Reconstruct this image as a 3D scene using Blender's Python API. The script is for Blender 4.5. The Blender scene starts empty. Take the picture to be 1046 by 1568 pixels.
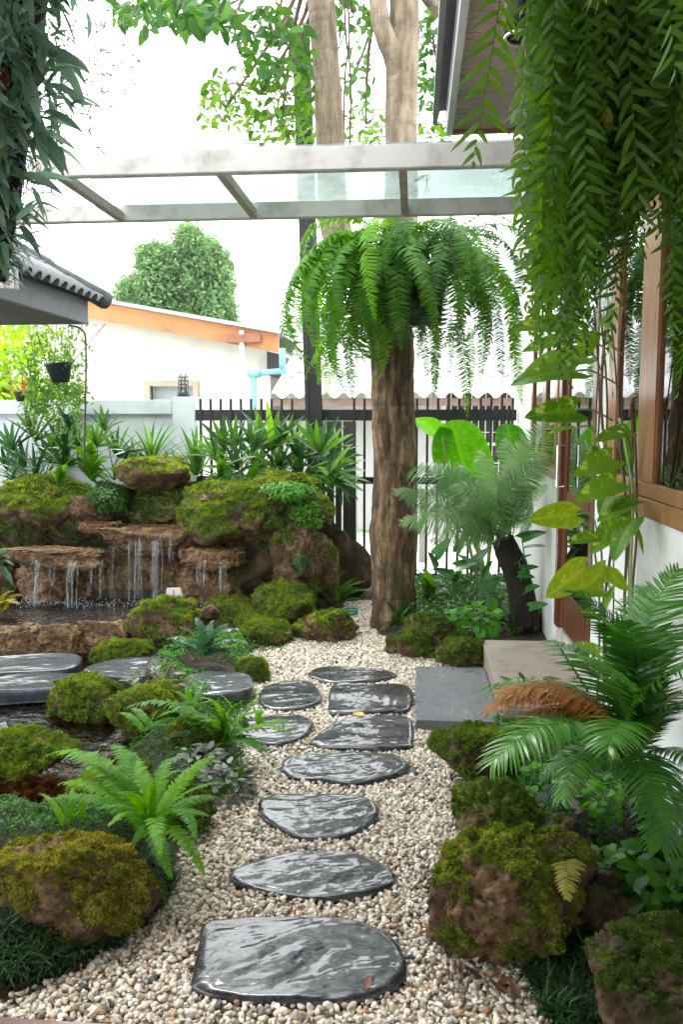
import bpy, bmesh, math, random
import numpy as np
from mathutils import Vector, Matrix, Euler

# ------------------------------------------------------------------ camera, sky, sun, exposure
random.seed(7); rng = np.random.default_rng(7)
scn = bpy.context.scene
COL = scn.collection
FPX = 1300.0; CX, CY = 523.0, 784.0
PITCH = math.atan(139 / FPX); YAW = math.atan(112 * math.cos(PITCH) / FPX)
CAM = Vector((0, 0, 1.5))
R_ = Vector((math.cos(YAW), math.sin(YAW), 0))
F_ = Vector((-math.sin(YAW) * math.cos(PITCH), math.cos(YAW) * math.cos(PITCH), -math.sin(PITCH)))
U_ = R_.cross(F_)
cd = bpy.data.cameras.new('camera'); cam = bpy.data.objects.new('camera', cd); COL.objects.link(cam)
cam.matrix_world = Matrix(((R_.x, U_.x, -F_.x, CAM.x), (R_.y, U_.y, -F_.y, CAM.y), (R_.z, U_.z, -F_.z, CAM.z), (0, 0, 0, 1)))
cd.sensor_fit = 'VERTICAL'; cd.sensor_height = 36; cd.lens = 36 * FPX / 1568
cd.clip_start = 0.05; cd.clip_end = 2000
scn.camera = cam

SUN_EL, SUN_AZ = math.radians(58), math.radians(-28)      # azimuth from +Y, towards -X
w = bpy.data.worlds.new('World'); scn.world = w; w.use_nodes = True
nt = w.node_tree; nt.nodes.clear()
sky = nt.nodes.new('ShaderNodeTexSky'); sky.sky_type = 'NISHITA'; sky.sun_disc = False
sky.sun_elevation = SUN_EL; sky.sun_rotation = SUN_AZ; sky.air_density = 1.0; sky.dust_density = 3.0
over = nt.nodes.new('ShaderNodeRGB'); over.outputs[0].default_value = (24, 24.8, 25.4, 1)   # even cloud deck
mx = nt.nodes.new('ShaderNodeMix'); mx.data_type = 'RGBA'; mx.inputs[0].default_value = 0.93
bg = nt.nodes.new('ShaderNodeBackground'); bg.inputs[1].default_value = 0.13
out = nt.nodes.new('ShaderNodeOutputWorld')
nt.links.new(sky.outputs[0], mx.inputs[6]); nt.links.new(over.outputs[0], mx.inputs[7])
nt.links.new(mx.outputs[2], bg.inputs[0]); nt.links.new(bg.outputs[0], out.inputs[0])
sl = bpy.data.lights.new('sun', 'SUN'); sl.energy = 1.5; sl.angle = math.radians(14); sl.color = (1.0, 0.965, 0.9)
so = bpy.data.objects.new('sun', sl); COL.objects.link(so)
sd = Vector((math.sin(SUN_AZ) * math.cos(SUN_EL), math.cos(SUN_AZ) * math.cos(SUN_EL), math.sin(SUN_EL)))
so.rotation_euler = (-sd).to_track_quat('-Z', 'Y').to_euler(); so.location = (0, 0, 12)
vs = scn.view_settings; vs.view_transform = 'Standard'; vs.look = 'None'; vs.gamma = 1; vs.use_curve_mapping = False
vs.exposure = 0.78
cy = scn.cycles
cy.max_bounces = 7; cy.diffuse_bounces = 4; cy.glossy_bounces = 3; cy.transmission_bounces = 4
cy.transparent_max_bounces = 10; cy.caustics_reflective = False; cy.caustics_refractive = False
cy.sample_clamp_indirect = 6

# ------------------------------------------------------------------ photo pixel -> place in the garden
def ray(px, py): return F_ * FPX + R_ * (px - CX) + U_ * (CY - py)
def G(px, py, z=0.0):
    d = ray(px, py); return CAM + d * ((z - CAM.z) / d.z)
def W(px, py, y):
    d = ray(px, py); return CAM + d * (y / d.y)
def PX(y): return y / FPX                                   # metres in one photo pixel at depth y

# ------------------------------------------------------------------ numpy noise
_perm = np.random.default_rng(3).permutation(256); _perm = np.concatenate([_perm, _perm])
_g = np.random.default_rng(4).normal(size=(256, 3)); _g /= np.linalg.norm(_g, axis=1)[:, None]
def pn(p):
    p = np.asarray(p, float); i = np.floor(p).astype(int); f = p - i; i &= 255
    u = f * f * f * (f * (f * 6 - 15) + 10); r = 0
    for dx in (0, 1):
        for dy in (0, 1):
            for dz in (0, 1):
                h = _perm[_perm[_perm[(i[:, 0] + dx) & 255] + ((i[:, 1] + dy) & 255)] + ((i[:, 2] + dz) & 255)]
                d = f - np.array([dx, dy, dz]); v = (_g[h] * d).sum(1)
                wx = u[:, 0] if dx else 1 - u[:, 0]; wy = u[:, 1] if dy else 1 - u[:, 1]; wz = u[:, 2] if dz else 1 - u[:, 2]
                r = r + v * wx * wy * wz
    return r * 1.6
def fbm(p, o=3, s=1.0):
    r = 0; a = 1
    for k in range(o): r = r + a * pn(p * s + k * 17.3); a *= .5; s *= 2.1
    return r

# ------------------------------------------------------------------ object helpers
def setp(o, label=None, cat=None, group=None, kind=None):
    if label: o['label'] = label
    if cat: o['category'] = cat
    if group: o['group'] = group
    if kind: o['kind'] = kind
    return o
def thing(name, label, cat, loc=(0, 0, 0), group=None):
    o = bpy.data.objects.new(name, None); COL.objects.link(o); o.location = loc; o.empty_display_size = .1
    return setp(o, label, cat, group)
def attach(o, parent):
    if parent is not None:
        o.parent = parent                                   # children are built in world coordinates
        if parent.type == 'EMPTY': o.matrix_parent_inverse = Matrix.Translation(-Vector(parent.location))
    return o
def mesh_np(name, v, f, mat=None, smooth=True, attr=None):
    """v Nx3, f list of equal-size or mixed faces"""
    me = bpy.data.meshes.new(name)
    v = np.asarray(v, np.float32)
    if isinstance(f, np.ndarray):
        n, k = f.shape
        me.vertices.add(len(v)); me.vertices.foreach_set('co', v.ravel())
        me.loops.add(n * k); me.loops.foreach_set('vertex_index', f.astype(np.int32).ravel())
        me.polygons.add(n); me.polygons.foreach_set('loop_start', np.arange(0, n * k, k, dtype=np.int32))
        me.update(calc_edges=True)
    else:
        me.from_pydata(v.tolist(), [], f); me.update()
    if smooth: me.polygons.foreach_set('use_smooth', np.ones(len(me.polygons), bool))
    if attr:
        for an, av in attr.items():
            a = me.attributes.new(an, 'FLOAT', 'POINT'); a.data.foreach_set('value', np.asarray(av, np.float32))
    if mat: me.materials.append(mat)
    return me
def obj(name, me, parent=None, kind=None):
    o = bpy.data.objects.new(name, me); COL.objects.link(o); attach(o, parent)
    if kind: o['kind'] = kind
    return o
class MB:
    """collects boxes, tubes and sheets into one mesh"""
    def __init__(s): s.v = []; s.f = []
    def add(s, v, f):
        n = len(s.v); s.v += [tuple(x) for x in v]; s.f += [tuple(i + n for i in q) for q in f]; return s
    def box(s, x0, x1, y0, y1, z0, z1, bev=0.0):
        if bev <= 0:
            return s.add([(x0, y0, z0), (x1, y0, z0), (x1, y1, z0), (x0, y1, z0), (x0, y0, z1), (x1, y0, z1), (x1, y1, z1), (x0, y1, z1)],
                         [(0, 3, 2, 1), (4, 5, 6, 7), (0, 1, 5, 4), (1, 2, 6, 5), (2, 3, 7, 6), (3, 0, 4, 7)])
        bm = bmesh.new(); bmesh.ops.create_cube(bm, size=1)
        bmesh.ops.scale(bm, vec=(x1 - x0, y1 - y0, z1 - z0), verts=bm.verts)
        bmesh.ops.translate(bm, vec=((x0 + x1) / 2, (y0 + y1) / 2, (z0 + z1) / 2), verts=bm.verts)
        bmesh.ops.bevel(bm, geom=bm.edges, offset=bev, segments=2, affect='EDGES')
        bm.verts.index_update(); s.add([v.co[:] for v in bm.verts], [[v.index for v in f.verts] for f in bm.faces]); bm.free(); return s
    def tube(s, pts, r, n=6, cap=True, rough=0.0):
        pts = [Vector(p) for p in pts]; rs = r if isinstance(r, (list, tuple)) else [r] * len(pts); base = len(s.v); up = None
        for i, p in enumerate(pts):
            t = (pts[min(i + 1, len(pts) - 1)] - pts[max(i - 1, 0)]).normalized()
            if up is None: up = t.orthogonal().normalized()
            up = (up - t * up.dot(t)).normalized(); b = t.cross(up)
            for k in range(n):
                a = 2 * math.pi * k / n; rr = rs[i] * (1 + rough * random.uniform(-1, 1))
                s.v.append(tuple(p + (up * math.cos(a) + b * math.sin(a)) * rr))
        for i in range(len(pts) - 1):
            for k in range(n):
                a = base + i * n + k; b_ = base + i * n + (k + 1) % n
                s.f.append((a, b_, b_ + n, a + n))
        if cap:
            s.f.append(tuple(base + k for k in range(n))[::-1]); s.f.append(tuple(base + (len(pts) - 1) * n + k for k in range(n)))
        return s
    def build(s, name, mat, parent=None, smooth=False, kind=None):
        return obj(name, mesh_np(name, s.v, s.f, mat, smooth), parent, kind)
def catmull(P, n=6, closed=False):
    P = [Vector(p) for p in P]; out = []; m = len(P)
    for i in range(m if closed else m - 1):
        a, b, c, d = (P[(i - 1) % m], P[i], P[(i + 1) % m], P[(i + 2) % m]) if closed else (P[max(i - 1, 0)], P[i], P[i + 1], P[min(i + 2, m - 1)])
        for k in range(n):
            t = k / n
            out.append(.5 * ((2 * b) + (c - a) * t + (2 * a - 5 * b + 4 * c - d) * t * t + (3 * b - 3 * c + d - a) * t ** 3))
    if not closed: out.append(P[-1])
    return out

# ------------------------------------------------------------------ materials
def nm(name):
    m = bpy.data.materials.new(name); m.use_nodes = True; t = m.node_tree
    return m, t, t.nodes['Principled BSDF']
def N(t, k, **kw):
    n = t.nodes.new(k)
    for a, v in kw.items():
        if a.startswith('i_'): n.inputs[a[2:]].default_value = v
        elif a.startswith('n'): n.inputs[int(a[1:])].default_value = v
        else: setattr(n, a, v)
    return n
def ramp(t, fac, stops):
    r = t.nodes.new('ShaderNodeValToRGB'); e = r.color_ramp.elements
    while len(e) < len(stops): e.new(.5)
    for i, (p, c) in enumerate(stops): e[i].position = p; e[i].color = (*c, 1)
    t.links.new(fac, r.inputs[0]); return r
def noise(t, scale, detail=4, rough=.6, vec=None, stretch=None, obj_=False):
    n = N(t, 'ShaderNodeTexNoise', i_Scale=scale, i_Detail=detail, i_Roughness=rough)
    tc = t.nodes.new('ShaderNodeTexCoord'); src = tc.outputs['Object'] if vec is None else vec
    if stretch:
        mp = t.nodes.new('ShaderNodeMapping'); mp.inputs['Scale'].default_value = stretch; t.links.new(src, mp.inputs[0]); src = mp.outputs[0]
    t.links.new(src, n.inputs['Vector']); return n
def bump(t, p, h, strength=.5, dist=.01):
    b = N(t, 'ShaderNodeBump', i_Strength=strength, i_Distance=dist)
    t.links.new(h, b.inputs['Height']); t.links.new(b.outputs[0], p.inputs['Normal']); return b
def mixc(t, a, b, fac, mode='MIX'):
    m = N(t, 'ShaderNodeMix', data_type='RGBA', blend_type=mode)
    for s, i in ((a, 6), (b, 7), (fac, 0)):
        if hasattr(s, 'links') or hasattr(s, 'is_linked'): t.links.new(s, m.inputs[i])
        else: m.inputs[i].default_value = (*s, 1) if i else s
    return m.outputs[2]
def plain(name, col, rough=.6, var=.25, scale=6, bmp=.15, metal=0, spec=.5, stretch=None, coat=0, dark=None, fine=60):
    m, t, p = nm(name)
    n = noise(t, scale, 6, .65, stretch=stretch); d = dark or tuple(c * (1 - var) for c in col); l = tuple(min(1, c * (1 + var * .5)) for c in col)
    r = ramp(t, n.outputs[0], [(.3, d), (.5, col), (.72, l)]); t.links.new(r.outputs[0], p.inputs['Base Color'])
    p.inputs['Roughness'].default_value = rough; p.inputs['Metallic'].default_value = metal
    p.inputs['Specular IOR Level'].default_value = spec; p.inputs['Coat Weight'].default_value = coat
    if bmp: bump(t, p, noise(t, fine, 4, .6, stretch=stretch).outputs[0], bmp, .004)
    return m
def leafmat(name, dark, mid, light, rough=.4, trans=.35, spots=None, vein=False, sc=14, coat=0.0):
    m, t, p = nm(name)
    oi = t.nodes.new('ShaderNodeObjectInfo'); at = N(t, 'ShaderNodeAttribute', attribute_name='rnd')
    ad = N(t, 'ShaderNodeMath', operation='ADD'); t.links.new(oi.outputs['Random'], ad.inputs[0]); t.links.new(at.outputs['Fac'], ad.inputs[1])
    fr = N(t, 'ShaderNodeMath', operation='FRACT'); t.links.new(ad.outputs[0], fr.inputs[0])
    n = noise(t, sc, 3, .6)
    ma = N(t, 'ShaderNodeMath', operation='MULTIPLY_ADD', n1=.45, n2=.0); t.links.new(n.outputs[0], ma.inputs[0])
    mb = N(t, 'ShaderNodeMath', operation='MULTIPLY_ADD', n1=.55); t.links.new(fr.outputs[0], mb.inputs[0]); t.links.new(ma.outputs[0], mb.inputs[2])
    r = ramp(t, mb.outputs[0], [(.12, dark), (.5, mid), (.85, light)]); c = r.outputs[0]
    if spots:
        sn = noise(t, spots[1], 5, .75); sr = ramp(t, sn.outputs[0], [(spots[2], (0, 0, 0)), (spots[2] + .06, (1, 1, 1))])
        c = mixc(t, c, spots[0], sr.outputs[0])
    if vein:
        uv = N(t, 'ShaderNodeAttribute', attribute_name='vein'); c = mixc(t, c, light, uv.outputs['Fac'])
    t.links.new(c, p.inputs['Base Color']); p.inputs['Roughness'].default_value = rough + .08; p.inputs['Specular IOR Level'].default_value = .32
    p.inputs['Coat Weight'].default_value = coat * .5; p.inputs['Coat Roughness'].default_value = .2
    tr = t.nodes.new('ShaderNodeBsdfTranslucent')
    hs = N(t, 'ShaderNodeHueSaturation', i_Hue=.485, i_Saturation=1.15, i_Value=1.9); t.links.new(c, hs.inputs['Color']); t.links.new(hs.outputs[0], tr.inputs[0])
    ms = N(t, 'ShaderNodeMixShader', n0=trans); t.links.new(p.outputs[0], ms.inputs[1]); t.links.new(tr.outputs[0], ms.inputs[2])
    t.links.new(ms.outputs[0], t.nodes['Material Output'].inputs[0]); return m
def glassmat(name, tint=(.9, .95, .93), ior=1.5, rough=.0, milky=0.0, bumps=None, boost=1.0):
    m, t, p = nm(name); t.nodes.remove(p)
    tr = N(t, 'ShaderNodeBsdfTransparent'); tr.inputs[0].default_value = (*tint, 1)
    gl = N(t, 'ShaderNodeBsdfGlossy'); gl.inputs['Roughness'].default_value = rough; fr = N(t, 'ShaderNodeFresnel', i_IOR=ior)
    if bumps:
        n = noise(t, bumps[0], bumps[2], .6, stretch=bumps[3]); b = N(t, 'ShaderNodeBump', i_Strength=1.0, i_Distance=bumps[1]); t.links.new(n.outputs[0], b.inputs['Height'])
        t.links.new(b.outputs[0], gl.inputs['Normal']); t.links.new(b.outputs[0], fr.inputs['Normal'])
    mu = N(t, 'ShaderNodeMath', operation='MULTIPLY', n1=boost, use_clamp=True); t.links.new(fr.outputs[0], mu.inputs[0])
    base = tr.outputs[0]
    if milky:
        df = N(t, 'ShaderNodeBsdfTranslucent'); df.inputs[0].default_value = (.85, .9, .88, 1)
        nn = noise(t, 3, 5, .7); rr = ramp(t, nn.outputs[0], [(.35, (milky * .7,) * 3), (.65, (min(1, milky * 1.3),) * 3)])
        q = N(t, 'ShaderNodeMixShader'); t.links.new(rr.outputs[0], q.inputs[0]); t.links.new(base, q.inputs[1]); t.links.new(df.outputs[0], q.inputs[2]); base = q.outputs[0]
    ms = N(t, 'ShaderNodeMixShader'); t.links.new(mu.outputs[0], ms.inputs[0]); t.links.new(base, ms.inputs[1]); t.links.new(gl.outputs[0], ms.inputs[2])
    t.links.new(ms.outputs[0], t.nodes['Material Output'].inputs[0]); return m

def rockmat(name, moss_d, moss_m, moss_l, r_d, r_m, r_l, wet=.7):
    m, t, p = nm(name)
    n1 = noise(t, 9, 6, .7); n2 = noise(t, 42, 5, .7)
    rc = ramp(t, n1.outputs[0], [(.32, r_d), (.5, r_m), (.68, r_l)]).outputs[0]
    rc = mixc(t, rc, (.05, .03, .02), ramp(t, n2.outputs[0], [(.44, (0, 0, 0)), (.62, (.85, .85, .85))]).outputs[0])
    n3 = noise(t, 6, 5, .7); mc = ramp(t, n3.outputs[0], [(.3, moss_d), (.48, moss_m), (.68, moss_l)]).outputs[0]
    mc = mixc(t, mc, (.015, .03, .008), ramp(t, n2.outputs[0], [(.46, (0, 0, 0)), (.66, (.75, .75, .75))]).outputs[0])
    at = N(t, 'ShaderNodeAttribute', attribute_name='moss')
    c = mixc(t, rc, mc, at.outputs['Fac']); t.links.new(c, p.inputs['Base Color'])
    rr = N(t, 'ShaderNodeMapRange', n1=0.0, n2=1.0, n3=wet, n4=.95); t.links.new(at.outputs['Fac'], rr.inputs[0]); t.links.new(rr.outputs[0], p.inputs['Roughness'])
    p.inputs['Specular IOR Level'].default_value = .35
    bump(t, p, noise(t, 70, 6, .75).outputs[0], 1.0, .012); return m
M = {}
M['rock'] = rockmat('mossy_rock_green', (.02, .05, .006), (.09, .14, .015), (.22, .27, .04), (.055, .03, .016), (.20, .115, .055), (.42, .28, .14))
M['rock_gold'] = rockmat('mossy_rock_golden', (.04, .06, .01), (.14, .14, .02), (.30, .24, .045), (.08, .045, .025), (.22, .13, .06), (.38, .24, .12))
M['rock_dark'] = rockmat('mossy_rock_shaded', (.010, .022, .005), (.032, .06, .010), (.075, .11, .018), (.035, .02, .012), (.10, .058, .028), (.24, .14, .065), .6)  # darker copy of the mossy rock, shade painted into its colours
M['rock_wet'] = rockmat('wet_travertine', (.03, .04, .01), (.07, .07, .02), (.14, .12, .03), (.06, .03, .012), (.30, .17, .07), (.58, .38, .18), .18)
M['moss'] = leafmat('moss_tufts', (.05, .10, .008), (.15, .23, .018), (.34, .41, .05), .8, .3, sc=9)
M['moss_gold'] = leafmat('golden_moss_tufts', (.08, .11, .012), (.24, .24, .025), (.46, .38, .06), .8, .3, sc=7)
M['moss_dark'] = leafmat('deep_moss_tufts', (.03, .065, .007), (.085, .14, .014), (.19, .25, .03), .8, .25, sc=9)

# ------------------------------------------------------------------ joined clouds of small leaves / tufts
def cloud(name, tv, tf, loc, rot, scl, mat, rnd=None, parent=None, kind='stuff'):
    """tv template verts kx3, tf faces, loc nx3, rot nx3x3, scl n or nx3"""
    tv = np.asarray(tv, float); n = len(loc); k = len(tv)
    scl = np.asarray(scl, float); scl = scl[:, None] * np.ones(3) if scl.ndim == 1 else scl
    v = np.einsum('nij,nkj->nki', rot, tv[None] * scl[:, None, :]) + np.asarray(loc)[:, None, :]
    f = (np.asarray(tf)[None] + (np.arange(n) * k)[:, None, None]).reshape(-1, len(tf[0]))
    rnd = rng.random(n) if rnd is None else rnd
    return obj(name, mesh_np(name, v.reshape(-1, 3), f, mat, True, {'rnd': np.repeat(rnd, k)}), parent, kind)
def basis(nrm, spin=None):
    """rotation matrices with local z on nrm and a random spin"""
    n = nrm / (np.linalg.norm(nrm, axis=1)[:, None] + 1e-9)
    a = rng.normal(size=n.shape); x = a - n * (a * n).sum(1)[:, None]; x /= np.linalg.norm(x, axis=1)[:, None] + 1e-9
    return np.stack([x, np.cross(n, x), n], axis=2)
def tuft_template(nb=5, spread=.75, wid=.16):
    v = []; f = []
    for i in range(nb):
        a = 2 * math.pi * i / nb + .4 * (i % 2); s = spread * (.6 + .4 * ((i * 37) % 10) / 10)
        d = Vector((math.cos(a), math.sin(a), 0)); q = Vector((-math.sin(a), math.cos(a), 0)) * wid
        b = d * .12; tip = d * s + Vector((0, 0, 1.0 - .35 * s)); v += [b - q, b + q, tip]; f.append((3 * i, 3 * i + 1, 3 * i + 2))
    return np.array([x[:] for x in v]), f
TUFT = tuft_template()
_ico = {}
def ico(sub):
    if sub not in _ico:
        bm = bmesh.new(); bmesh.ops.create_icosphere(bm, subdivisions=sub, radius=1)
        _ico[sub] = (np.array([v.co[:] for v in bm.verts]), np.array([[v.index for v in f.verts] for f in bm.faces])); bm.free()
    return _ico[sub]
def vnormals(v, f):
    a, b, c = v[f[:, 0]], v[f[:, 1]], v[f[:, 2]]; fn = np.cross(b - a, c - a); n = np.zeros_like(v)
    for k in range(3): np.add.at(n, f[:, k], fn)
    return n / (np.linalg.norm(n, axis=1)[:, None] + 1e-12), fn
def rock(px, py, hw, hh, y, label, moss=.35, mat='rock', tuft='moss', name='mossy_rock', cat='rock', deep=.8, sub=5, seed=None,
         square=.85, rough=1.25, group=None, flat=False, dens=1.0, tilt=0.0, rzo=None, lift=0.0):
    seed = seed if seed is not None else int(px * 7 + py)
    if y < 0: c = G(px, py, -y); y = c.y
    else: c = W(px, py, y)
    m_ = PX(y); rx = hw * m_; ry = rx * deep
    al = math.atan2(1.5 - c.z, y); hhm = hh * m_
    rz = math.sqrt(max(hhm ** 2 - (ry * math.sin(al)) ** 2, (.45 * hhm) ** 2)) / math.cos(al) if rzo is None else rzo
    d, f = ico(sub); v = np.sign(d) * np.abs(d) ** square; r = np.random.default_rng(seed); off = r.random(3) * 50
    k = 1 + rough * (.26 * pn(d * 1.4 + off) + .12 * pn(d * 3.1 + off * 1.3))
    for _ in range(6):                                       # shoulders and knobs
        q = r.normal(size=3); q[2] *= .6; q /= np.linalg.norm(q); k = k + rough * r.uniform(.10, .30) * np.clip((d @ q - r.uniform(.45, .75)) * 3.2, 0, 1) ** 1.5
    for _ in range(12):                                      # fractured faces
        q = r.normal(size=3); q /= np.linalg.norm(q); c_ = d @ q; k = np.where(c_ > .15, np.minimum(k, r.uniform(.74, 1.0) / np.maximum(c_, .15)), k)
    k = .93 * k + rough * (.075 * pn(d * 6.5 + off) + .055 * (1 - 2 * np.abs(pn(d * 5 + off + 9))) + .035 * (1 - 2 * np.abs(pn(d * 12 + off))))
    v = v * k[:, None] * np.array([rx, ry, rz])
    if flat: v[:, 2] = np.where(v[:, 2] > rz * .55, rz * .55 + (v[:, 2] - rz * .55) * .25, v[:, 2])
    if tilt: ca, sa = math.cos(tilt), math.sin(tilt); v = v @ np.array([[ca, 0, -sa], [0, 1, 0], [sa, 0, ca]])
    nrm, fn = vnormals(v, f)
    mm = nrm[:, 2] * .85 + 1.25 * fbm(v * 8 + off, 4) + (moss - .36) * 1.6
    mm = np.clip(mm * 2.2, 0, 1)
    lump = fbm(v * 30 + off, 3); v = v + nrm * (mm * (.008 + .016 * lump) + (1 - mm) * .011 * fbm(v * 22 + off, 3))[:, None]
    v = v + np.array(c) + np.array([0, 0, lift])
    o = thing(name, label, cat, (c.x, c.y, max(0, c.z - rz)), group)
    obj('stone', mesh_np('stone', v, f, M[mat], True, {'moss': mm}), o)
    if tuft:
        nrm, fn = vnormals(v, f); A = np.linalg.norm(fn, axis=1) / 2; fm = mm[f].mean(1); wgt = A * np.clip(fm * 1.6 - .35, 0, 1)
        # skip what faces away underneath
        wgt *= (fn[:, 2] / (2 * A + 1e-12) > -.45); tot = wgt.sum()
        L = .0031 * y + .0012; n = int(min(15000, dens * tot / (L * .72) ** 2))
        if n > 20:
            idx = r.choice(len(f), n, p=wgt / tot); u = r.random((n, 2)); q = u.sum(1) > 1; u[q] = 1 - u[q]
            P = v[f[idx, 0]] + (v[f[idx, 1]] - v[f[idx, 0]]) * u[:, :1] + (v[f[idx, 2]] - v[f[idx, 0]]) * u[:, 1:]
            nn = fn[idx] / (np.linalg.norm(fn[idx], axis=1)[:, None]) + r.normal(size=(n, 3)) * .28 + np.array([0, 0, .25])
            cl = fbm(P * 9 + off, 2)
            cloud('moss', TUFT[0], TUFT[1], P, basis(nn), L * r.uniform(.6, 1.35, n) * (1 + .4 * cl), M[tuft], np.clip(.42 + cl * .55 + r.normal(size=n) * .12, 0, .96), o)
    return o
# ------------------------------------------------------------------ plant materials
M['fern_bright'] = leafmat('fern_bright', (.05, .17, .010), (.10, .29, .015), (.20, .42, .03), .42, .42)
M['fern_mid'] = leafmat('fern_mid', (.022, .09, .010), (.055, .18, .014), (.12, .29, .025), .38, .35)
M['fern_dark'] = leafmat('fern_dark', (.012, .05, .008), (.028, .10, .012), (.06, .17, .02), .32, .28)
M['fern_blue'] = leafmat('fern_bluish', (.018, .07, .030), (.045, .14, .060), (.12, .26, .12), .25, .25, coat=.4)
M['fern_brown'] = leafmat('fern_withered', (.26, .11, .03), (.46, .22, .06), (.58, .34, .10), .6, .35)
M['fern_olive'] = leafmat('fern_yellowing', (.10, .09, .015), (.22, .20, .03), (.40, .36, .07), .5, .35)
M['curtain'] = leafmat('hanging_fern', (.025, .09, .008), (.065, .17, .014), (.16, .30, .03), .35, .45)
M['curtain_shade'] = leafmat('hanging_fern_shade', (.010, .04, .008), (.025, .085, .012), (.06, .15, .02), .35, .3)  # darker copy for the deeper strands, shade painted into the leaf colour
M['cycad'] = leafmat('tree_fern_frond', (.06, .15, .05), (.14, .28, .10), (.30, .44, .20), .28, .38, coat=.3)
M['nearfern'] = leafmat('glossy_fern_frond', (.02, .09, .014), (.05, .18, .022), (.11, .30, .05), .22, .28, coat=.5)
M['strap'] = leafmat('strap_leaf', (.03, .10, .012), (.07, .20, .020), (.18, .38, .05), .3, .4, coat=.3)
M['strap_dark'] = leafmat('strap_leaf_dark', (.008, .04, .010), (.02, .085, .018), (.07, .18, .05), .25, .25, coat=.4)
M['pothos'] = leafmat('golden_pothos', (.05, .15, .012), (.09, .23, .016), (.17, .32, .03), .28, .35, vein=True, spots=((.48, .56, .14), 11, .58), coat=.4)
M['pothos_lime'] = leafmat('lime_pothos', (.16, .28, .015), (.26, .38, .02), (.36, .46, .05), .3, .35, vein=True, spots=((.62, .68, .16), 14, .62), coat=.4)
M['taro'] = leafmat('giant_taro', (.02, .13, .01), (.04, .21, .012), (.12, .36, .03), .3, .42, vein=True, coat=.3)
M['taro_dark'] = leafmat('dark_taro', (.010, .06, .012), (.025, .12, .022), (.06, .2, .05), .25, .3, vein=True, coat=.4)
M['canopy'] = leafmat('canopy_leaf', (.015, .06, .012), (.035, .11, .02), (.08, .19, .03), .4, .38)
M['canopy_light'] = leafmat('canopy_leaf_bright', (.03, .09, .015), (.07, .17, .022), (.15, .28, .04), .4, .42)
M['far_leaf'] = leafmat('far_tree_leaf', (.05, .11, .035), (.12, .23, .08), (.28, .42, .18), .45, .35)
M['lime_bush'] = leafmat('lime_bush', (.10, .22, .02), (.20, .34, .03), (.36, .46, .06), .5, .45)
M['orchid'] = leafmat('orchid_leaf', (.07, .15, .10), (.15, .26, .18), (.30, .42, .32), .35, .3)  # grey green leaves, paled to put haze into their colour
M['orchid_old'] = leafmat('orchid_leaf_old', (.09, .12, .04), (.16, .21, .08), (.28, .33, .12), .45, .3)
M['airplant'] = leafmat('airplant', (.12, .18, .10), (.22, .29, .17), (.36, .42, .28), .7, .3)
M['cover'] = leafmat('ground_cover', (.03, .15, .012), (.075, .27, .018), (.15, .40, .04), .4, .35)
M['cover_dark'] = leafmat('ground_cover_dark', (.014, .07, .008), (.035, .14, .012), (.08, .24, .025), .35, .3)
M['grass_dark'] = leafmat('mondo_grass', (.012, .04, .014), (.03, .085, .028), (.07, .15, .05), .4, .2)
M['silver'] = leafmat('silver_leaf', (.06, .07, .05), (.17, .19, .15), (.42, .45, .38), .35, .2, spots=((.05, .035, .03), 26, .55))
M['begonia'] = leafmat('rex_begonia', (.05, .07, .06), (.15, .19, .17), (.33, .38, .35), .25, .2, vein=True)
M['purple'] = leafmat('bronze_leaf', (.06, .05, .03), (.14, .14, .07), (.30, .32, .20), .3, .25, coat=.3)
M['bract'] = leafmat('bromeliad_red', (.10, .02, .012), (.26, .06, .03), (.42, .18, .05), .4, .4)
M['stem'] = plain('green_stem', (.10, .20, .04), .45, .3, 20, .1)
M['stem_pale'] = plain('pale_stem', (.30, .42, .14), .4, .25, 20, .1)
M['stem_brown'] = plain('brown_stem', (.13, .085, .05), .7, .35, 30, .4)
M['fibre'] = plain('dark_fibre', (.022, .014, .010), .95, .5, 40, 1.0, fine=160)

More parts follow.
